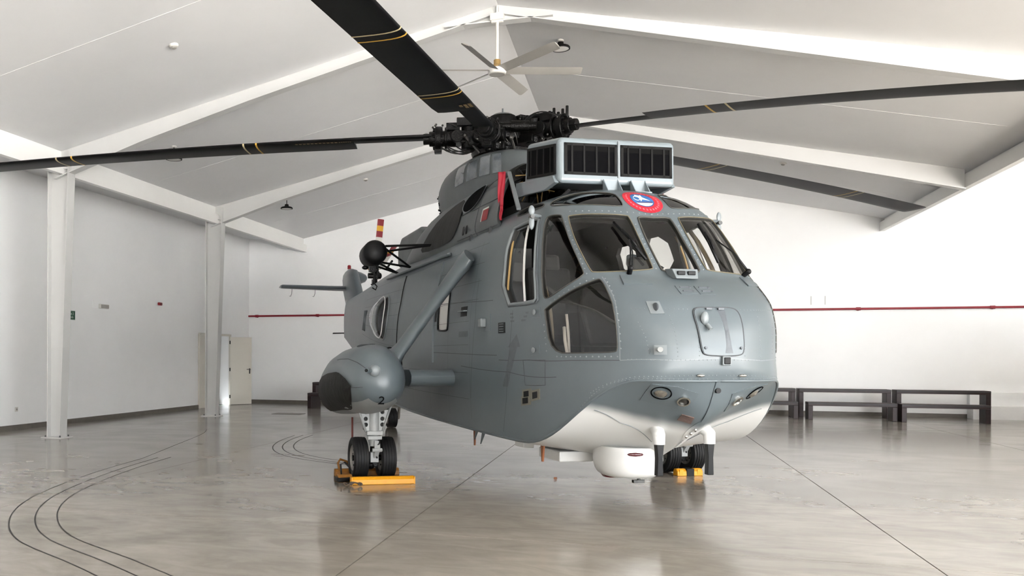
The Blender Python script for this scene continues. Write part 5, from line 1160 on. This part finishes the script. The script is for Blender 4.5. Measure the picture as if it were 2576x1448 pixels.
# ---- cockpit
a = M(); a.box((2.1, 0, 1.30), (2.0, 1.7, 0.04)); a.build('cockpit_floor', m_dark, HELI)
a = M(); a.box((1.22, -0.70, 1.95), (0.05, 0.40, 1.35)); a.box((1.22, 0.70, 1.75), (0.05, 0.40, 0.95)); a.box((1.22, 0, 2.98), (0.05, 0.9, 0.10)); a.build('bulkhead', m_dgrey, HELI)
a = M(); a.loft([[(3.08, -0.80*k, z), (3.08, 0.80*k, z), (2.72, 0.80*k, z), (2.72, -0.80*k, z)] for z, k in ((1.55, .9), (1.85, 1.0), (2.08, 1.0), (2.13, .95))]); ip = a.build('instrument_panel', m_dark, HELI, bevel=0.03)
for i in range(7):
    for j in range(2): M().cyl((2.74, -.66+.22*i, 1.72+.19*j), (2.715, -.66+.22*i, 1.72+.19*j), 0.07, n=16).build('dial', m_dgrey, ip, smooth=40)
a = M(); a.ell((2.95, -0.02, 2.20), (.06, .10, .09), 16, 10); cp = a.build('standby_compass', m_dark, ip, smooth=True)
for y, z in ((-.05, 2.22), (.03, 2.23), (-.05, 2.15)): M().cyl((3.00, y, z), (3.015, y, z), 0.026, n=12).build('dial_face', m_diff, ip)
a = M(); a.box((2.4, 0, 1.50), (0.9, 0.36, 0.5)); a.build('centre_console', m_dark, HELI, bevel=0.03)
a = M(); a.box((2.15, 0, 2.90), (0.6, 0.5, 0.08)); a.build('overhead_panel', m_dgrey, HELI, bevel=0.02)
for sd in (-1, 1):
    s0 = M(); s0.box((2.05, sd*.52, 1.62), (0.5, 0.48, 0.12)); se = s0.build('pilot_seat', m_dark, HELI, bevel=0.04)
    R_ = Matrix.Rotation(-0.18, 3, 'Y'); M().box((1.76, sd*.52, 2.0), (0.10, 0.48, 0.75), R=R_).build('seat_back', m_dark, se, bevel=0.04); M().box((1.70, sd*.52, 2.42), (0.09, 0.26, 0.18), R=R_).build('headrest', m_dgrey, se, bevel=0.04)
    M().box((2.0, sd*.52, 1.4), (0.35, 0.34, 0.34)).build('seat_base', m_dgrey, se)
    M().tube([(2.45, sd*.5, 1.27), (2.5, sd*.5, 1.7), (2.46, sd*.5, 1.95)], 0.016, 8).build('cyclic_stick', m_dgrey, HELI, smooth=True)
    M().tube([SP(1.70, v, -0.10, sd) for v in np.linspace(1.9, 3.3, 10)], 0.02, 8).build('frame_post', m_tan, HELI, smooth=True)
    M().tube([SP(u, 2.0+.35*math.sin((u-1.0)*2.4), -.14, sd) for u in np.linspace(1.02, 1.7, 10)], 0.012, 6).build('pedal_conduit', m_dgrey, HELI, smooth=True)
    M().tube([(3.0, sd*.86, 1.3), (2.96, sd*.9, 1.6), (2.9, sd*.88, 1.72)], 0.016, 6).build('pedal_arm', m_diff, HELI, smooth=True)
    M().tube([SP(1.56, v, -0.12, sd) for v in np.linspace(1.8, 2.2, 6)], 0.014, 6).build('grab_rail', m_diff, HELI, smooth=True)
# ================================================================== things hanging on the helicopter
MW = Matrix.Translation(HELI.location) @ Matrix.Rotation(HELI.rotation_euler.z, 4, 'Z')
def world(p): return MW @ Vector(p)
def flag(name, top, length, w, m, label, taper=0.35):
    rg = []; top = Vector(top)
    for i in range(13):
        t = i/12; ww = w*(1-taper*t); sway = 0.004*math.sin(5*t+1); c = top + Vector((sway*2, sway, -length*t))
        rg.append([c + Vector((ww*(k-3)/3*0.5*0.6, ww*(k-3)/3*0.5*0.8 , 0)) + Vector((0.8, -0.6, 0))*0.010*math.sin(k*1.5+4*t) for k in range(7)])
    a = M(); vs = [p for r in rg for p in r]; fs = [(i*7+j, i*7+j+1, i*7+j+8, i*7+j+7) for i in range(12) for j in range(6)]
    a.add([MW @ v for v in vs], fs); o = a.build(name, m, None, smooth=True); sm = o.modifiers.new('thickness', 'SOLIDIFY'); sm.thickness = 0.003
    return tag(o, label, 'ribbon')
flag('warning_ribbon', (1.11, -0.80, 3.47), 0.38, 0.085, m_red, 'long red warning ribbon hanging beside the engine cowling')
t_ = flag('warning_ribbon', (1.20, -0.835, 3.08), 0.15, 0.03, m_red, 'unused', 0.1); t_.parent = None
tag(t_, 'narrow red and white tail end of the ribbon above the mirror', 'ribbon')
flag('warning_ribbon', (1.55, 0.83, 3.36), 0.36, 0.09, m_dred, 'dark red warning ribbon on the far side of the intake shield', 0.7)
# ================================================================== wheel chocks
def chock(loc, rz, label, L_, m_top, worn=False):
    t = empty('wheel_chock', loc, rz); tag(t, label, 'wheel chock', 'wheel chocks')
    M().prism([(-.055, -L_/2, 0.0), (.055, -L_/2, 0), (.05, -L_/2, .055), (.02, -L_/2, .085), (-.03, -L_/2, .085), (-.05, -L_/2, .05)], (0, L_, 0)).build('chock_bar', m_top, t, bevel=0.006)
    return t
def hw(x, y): p = world((x, y, 0)); return (p.x, p.y, 0.001)
RZ = HELI.rotation_euler.z
c1 = chock(hw(0.44, -1.96), RZ, 'long bright yellow wheel chock in front of the near twin wheels', 0.72, m_chock)
for s_ in (-1, 1): M().box((0, s_*0.365, .04), (.10, .012, .085)).build('end_cap', m_chock, c1)
c2 = chock(hw(-0.30, -1.99), RZ, 'worn brown and orange chock behind the near twin wheels', 0.80, m_chockd, True)
M().tube([(.03, -.34, .05), (.02, -.36, .16), (.0, -.33, .2), (.0, -.24, .17), (.0, -.20, .06)], .014, 8).build('carry_handle', m_chockd, c2, smooth=True)
c4 = chock(hw(0.20, -2.36), RZ + 0.15, 'short brown chock block at the outer side of the near wheels', 0.17, m_chockd)
M().box((0, 0, .03), (.14, .2, .05)).build('block_base', m_hub, c4, bevel=.01); M().tube([(-.02, -.03, .08), (-.02, -.04, .20), (-.02, .01, .22), (-.02, .07, .16), (-.02, .09, .06)], .011, 8).build('carry_handle', m_lamp, c4, smooth=True)
a = M(); pts = []
for i in range(60):
    t = i/59; pts.append(world((0.56+.03*math.sin(9*t)+.03*t, -2.44+.22*t+.04*math.cos(17*t), .012+.03*abs(math.sin(13*t)))))
tag(a.tube(pts, .009, 6).build('chock_rope', m_rope, smooth=True), 'knotted rope lying in front of the left end of the yellow chock', 'rope')
c3 = chock(hw(0.33, 1.93), RZ, 'yellow chock with a black centre band at the far wheels', 0.34, m_chock)
M().box((0, 0, .043), (.12, .10, .09)).build('centre_band', m_black, c3, bevel=.004)
for dy in (-.12, .12): M().box((.05, dy, .045), (.012, .05, .06)).build('end_cap', m_chock, c3)
# rigging straps behind the near gear
a = M(); a.tube([world((-.46, -2.14, .70)), world((-.46, -2.14, .4)), world((-.46, -2.13, .06))], .012, 6)
tag(a.build('tie_down_strap', mat('strap_red', '6d3530', .7), smooth=True), 'thin red tie-down strap behind the near landing gear', 'strap')
# ================================================================== benches
def bench(x, y, w, d_, h, label, name='bench'):
    t = empty(name, (x, y, 0)); tag(t, label, 'bench', 'dark wooden benches along the back wall'); th = 0.085
    M().box((0, 0, h-th/2), (w, d_, th)).build('seat', m_wood, t, bevel=0.006)
    for s_ in (-1, 1): M().box((s_*(w/2-0.05), 0, (h-th)/2), (0.10, d_, h-th)).build('leg', m_wood, t, bevel=0.006)
    for s_ in (-1, 1): M().box((0, s_*(d_/2+.004), h-.026), (w, .008, .012)).build('edge_groove', m_line, t)
    return t
yf, yr = 23.42, 24.35
bench(6.66, yf-.25, 1.72, .40, .41, 'low dark bench at the right end of the back-wall row'); bench(6.88, yr-.22, 1.90, .42, .70, 'tall dark bench behind the rightmost low bench')
bench(4.84, yf-.08, 1.84, .40, .41, 'low dark bench, second from the right, in front of a tall one'); bench(4.85, yr-.15, 1.98, .42, .70, 'tall dark bench, second from the right, against the back wall')
bench(2.80, yf, 1.84, .40, .41, 'low dark bench half hidden behind the helicopter nose'); bench(2.82, yr-.1, 1.95, .42, .70, 'tall dark bench half hidden behind the helicopter nose')
bench(-7.70, 23.1, 1.84, .46, .43, 'low dark bench left of the helicopter behind the float'); bench(-7.80, 23.75, 1.84, .44, .71, 'tall dark bench left of the helicopter behind the float')
# ================================================================== ceiling fan
F0 = empty('ceiling_fan', (RIDGE_X, 13.02, 5.68)); tag(F0, 'white six-bladed ceiling fan hanging from the apex of the frame', 'ceiling fan')
M().lathe([(0, -.055), (.10, -.055), (.128, -.045), (.135, -.015), (.135, .02), (.12, .035), (0, .04)], (0, 0, 0), (0, 0, 1), 32).build('motor', m_fanw, F0, smooth=40)
M().lathe([(0, .0), (.112, .0), (.112, -.004), (0, -.004)], (0, 0, -.055), (0, 0, 1), 32).build('hub_plate', m_fan, F0, smooth=40)
M().cyl((0, 0, .03), (0, 0, .78), .022, n=16).build('down_rod', m_fanw, F0, smooth=40)
M().lathe([(.06, .04), (.066, .08), (.05, .10), (.05, .16), (.03, .17)], (0, 0, 0), (0, 0, 1), 18).build('collar', m_brass, F0, smooth=40)
a = M(); a.box((0, 0, .79), (.20, .14, .10)); a.cyl((-.09, 0, .76), (.09, 0, .76), .05, n=12); a.build('mount', m_fanw, F0, bevel=.01)
for i in range(6):
    t = math.radians(17 + 60*i + 1.4); d = Vector((math.cos(t), math.sin(t), 0)); s_ = Vector((-d.y, d.x, 0))
    a = M(); rg = []
    for r in (.12, .5, 1.0, 1.22, 1.25): w_ = .075 if r < 1.23 else .05; rg.append([d*r + s_*w_*x + Vector((0, 0, z+.004 - x*.030)) for x, z in ((-1, 0), (-.5, .012), (.5, .012), (1, .0), (.5, -.004), (-.5, -.004))])
    a.loft(rg); a.build('fan_blade', m_fan, F0, smooth=40)
# ================================================================== lamps and detectors on the ceiling
def pend(x, y, z, label):
    zc_ = zceil(x); t = empty('high_bay_lamp', (x, y, z)); tag(t, label, 'lamp', 'high bay lamps')
    R_ = .15
    M().lathe([(R_*.86, -.012), (R_, -.012), (R_, .012), (R_*.9, .03), (R_*.35, .055), (R_*.3, .10), (0, .10)], (0, 0, 0), (0, 0, 1), 28).build('housing', m_lamp, t, smooth=40)
    M().lathe([(0, -.010), (R_*.88, -.008)], (0, 0, 0), (0, 0, 1), 28).build('diffuser', m_diff, t, smooth=True)
    M().cyl((0, 0, .08), (0, 0, zc_-z), .010, n=8).build('hanger', m_lamp, t, smooth=40)
    M().lathe([(.05, 0), (.05, -.02), (0, -.03)], (0, 0, zc_-z), (0, 0, 1), 14).build('ceiling_rose', m_fanw, t, smooth=40)
pend(-1.12, 14.33, 6.361, 'black ring lamp hanging to the right of the ceiling fan'); pend(-8.13, 14.49, 5.112, 'black ring lamp just below the left rotor blade'); pend(-8.16, 20.15, 5.105, 'small black ring lamp near the back left eave')
def det(px, label):
    b_ = 1.0; best = None
    for Z in np.linspace(6, 27, 4000):
        X = (px[0]-CX)/FPX*Z; x, y = c2w(X, Z); z = HCAM + (898+.0035*(px[0]-1594)-px[1])/FPX*Z; e = abs(z-(zceil(x)-.03))
        if best is None or e < best[0]: best = (e, x, y)
    return best
for x, y, lb in ((-6.1, 10.85, 'round white smoke detector on the near left ceiling bay'), (-6.2, 20.4, 'small white smoke detector on the back left ceiling bay'), (3.0, 20.6, 'small white smoke detector on the right slope of the ceiling')):
    z = zceil(x); t = empty('smoke_detector', (x, y, z)); tag(t, lb, 'smoke detector', 'smoke detectors'); t.rotation_euler = (0, math.copysign(math.atan(SLOPE), x-RIDGE_X), 0)
    M().lathe([(.065, 0), (.065, -.018), (.055, -.03), (.04, -.034), (0, -.034)], (0, 0, 0), (0, 0, 1), 24).build('base', m_fanw, t, smooth=40); M().lathe([(.036, 0), (.034, -.02), (.02, -.028), (0, -.028)], (0, 0, -.032), (0, 0, 1), 20).build('sensor_head', m_fan, t, smooth=40)
# ================================================================== on the walls
xw = XL + .012
sg = empty('exit_sign', (xw, 15.88, 2.31)); tag(sg, 'small green exit sign with white letters beside the near column', 'sign')
M().box((0, 0, 0), (.012, .34, .20)).build('sign_border', m_signw, sg); M().box((.005, 0, 0), (.012, .32, .182)).build('sign_board', m_green, sg)
ry = Matrix.Rotation(PI/2, 4, 'Z') @ Matrix.Rotation(PI/2, 4, 'X')
text_mesh('lettering', 'Use 2', .075, m_signw, sg, Matrix.Translation((.013, .02, .032)) @ ry, .0008); text_mesh('lettering', 'znib', .07, m_signw, sg, Matrix.Translation((.013, .04, -.042)) @ ry, .0008)
el = empty('emergency_light', (xw, 17.10, 2.56)); tag(el, 'pale emergency light box on the left wall', 'light'); M().box((.02, 0, 0), (.05, .34, .10)).build('housing', m_fanw, el, bevel=.012); M().box((.048, .01, 0), (.012, .30, .075)).build('lens', m_fan, el, bevel=.006)
tag(M().box((xw, 16.78, 2.60), (.012, .16, .20)).build('wall_plate', m_wall, bevel=.003), 'flat white blanking plate beside the emergency light', 'plate')
al = empty('alarm_sounder', (xw, 19.57, 2.76)); tag(al, 'small dark red alarm sounder on the left wall', 'alarm'); M().box((.025, 0, 0), (.06, .16, .075)).build('body', m_dred, al, bevel=.02, seg=3); M().cyl((.05, 0, 0), (.062, 0, 0), .025, n=14).build('grille', m_lens, al)
so = empty('wall_socket', (xw, 14.18, .40)); tag(so, 'small white wall socket low on the left wall', 'socket'); M().box((0, 0, 0), (.014, .085, .085)).build('plate', m_fanw, so, bevel=.004); M().cyl((.006, 0, 0), (.010, 0, 0), .02, n=14).build('socket_face', m_fan, so)
# red pipe along the back wall
pp = empty('sprinkler_pipe', (0, YB-.07, 2.69)); tag(pp, 'long thin red pipe running along the back wall', 'pipe')
M().cyl((XL+.02, 0, 0), (XW, 0, 0), .028, n=12).build('pipe', m_pipe, pp, smooth=40)
for x in (-11.1, -9.1, 5.35, 8.2, 2.3, -5.5): 
    M().cyl((x-.05, 0, 0), (x+.05, 0, 0), .040, n=12).build('coupling', m_pipe, pp, smooth=40); M().box((x, .035, -.02), (.03, .07, .05)).build('bracket', m_lamp, pp)
for x in (4.3, 4.62): tag(M().box((x, YB-.006, 2.92), (.02, .012, .22)).build('cable_cover', m_steel), 'thin white cable cover above the red pipe, %s one' % ('left' if x < 4.5 else 'right'), 'cable cover')
# low step along the far right of the back wall
a = M(); a.box((11.2, YB-.10, .32), (7.0, .20, .64)); a.box((11.2, YB-.3, .16), (7.0, .25, .32)); tag(a.build('trim_9', m_wall), kind='structure')
# floor: metal plate, tyre scuffs, litter
tag(M().box((-8.25, 20.55, .003), (.75, .45, .006)).build('floor_plate', mat('plate_grey', '6e6a64', .45, metal=.4, var=.2, scale=20)), 'flat grey cover plate set in the floor near the left bench', 'cover plate')
m_sc = mat('tyre_scuff', (.045, .043, .040), .5, spec=.1)
def arc(pts, w_, label):
    P_ = [Vector((*p, .0008)) for p in pts]; Q = []
    k = len(P_)
    for i in range(k-1):
        p0, p1, p2, p3 = P_[max(i-1, 0)], P_[i], P_[i+1], P_[min(i+2, k-1)]
        for t in np.linspace(0, 1, 13)[:-1]: Q.append(0.5*((2*p1) + (p2-p0)*t + (2*p0-5*p1+4*p2-p3)*t*t + (3*p1-p0-3*p2+p3)*t**3))
    Q.append(P_[-1]); vs = []
    for i in range(len(Q)):
        d = (Q[min(i+1, len(Q)-1)]-Q[max(i-1, 0)]).normalized(); s_ = Vector((-d.y, d.x, 0))*w_/2; vs += [Q[i]-s_, Q[i]+s_]
    a = M(); a.add(vs, [(2*i, 2*i+1, 2*i+3, 2*i+2) for i in range(len(Q)-1)]); return tag(a.build('tyre_scuff', m_sc), label, 'tyre mark', 'curved tyre scuffs')
base = [(-3.0, 4.75), (-3.7, 5.2), (-4.6, 5.75), (-5.25, 6.45), (-5.75, 7.3), (-6.1, 8.3), (-6.4, 9.6), (-6.6, 10.9)]
for k, (dx, lb) in enumerate(((0, 'outer'), (.16, 'middle'), (.30, 'inner'))): arc([(x+dx, y+dx*.9) for x, y in base], .014, 'large curved tyre scuff at the lower left of the floor, %s line' % lb)
base = [(-3.6, 11.15), (-4.4, 11.55), (-5.0, 12.1), (-5.45, 12.9), (-5.75, 13.9), (-5.9, 15.0)]
for k, (dx, lb) in enumerate(((0, 'outer'), (.13, 'middle'), (.28, 'inner'))): arc([(x+dx, y+dx*.7) for x, y in base], .016, 'faint curved tyre scuff left of the near wheels, %s line' % lb)
arc([(-6.6, 10.9), (-7.0, 12.4), (-7.6, 14.6), (-8.0, 15.6)], .010, 'straight faint tyre scuff leading to the left columns')
pk = c2w(*((1394-CX)/FPX*FPX*HCAM/(1204-897), FPX*HCAM/(1204-897)))
tag(M().prism([(pk[0], pk[1], .001), (pk[0]+.03, pk[1]+.01, .001), (pk[0]+.035, pk[1]+.03, .001), (pk[0]+.005, pk[1]+.025, .001)], (0, 0, .02)).build('paper_scrap', m_orange), 'tiny brown scrap lying on the floor under the nose', 'scrap')
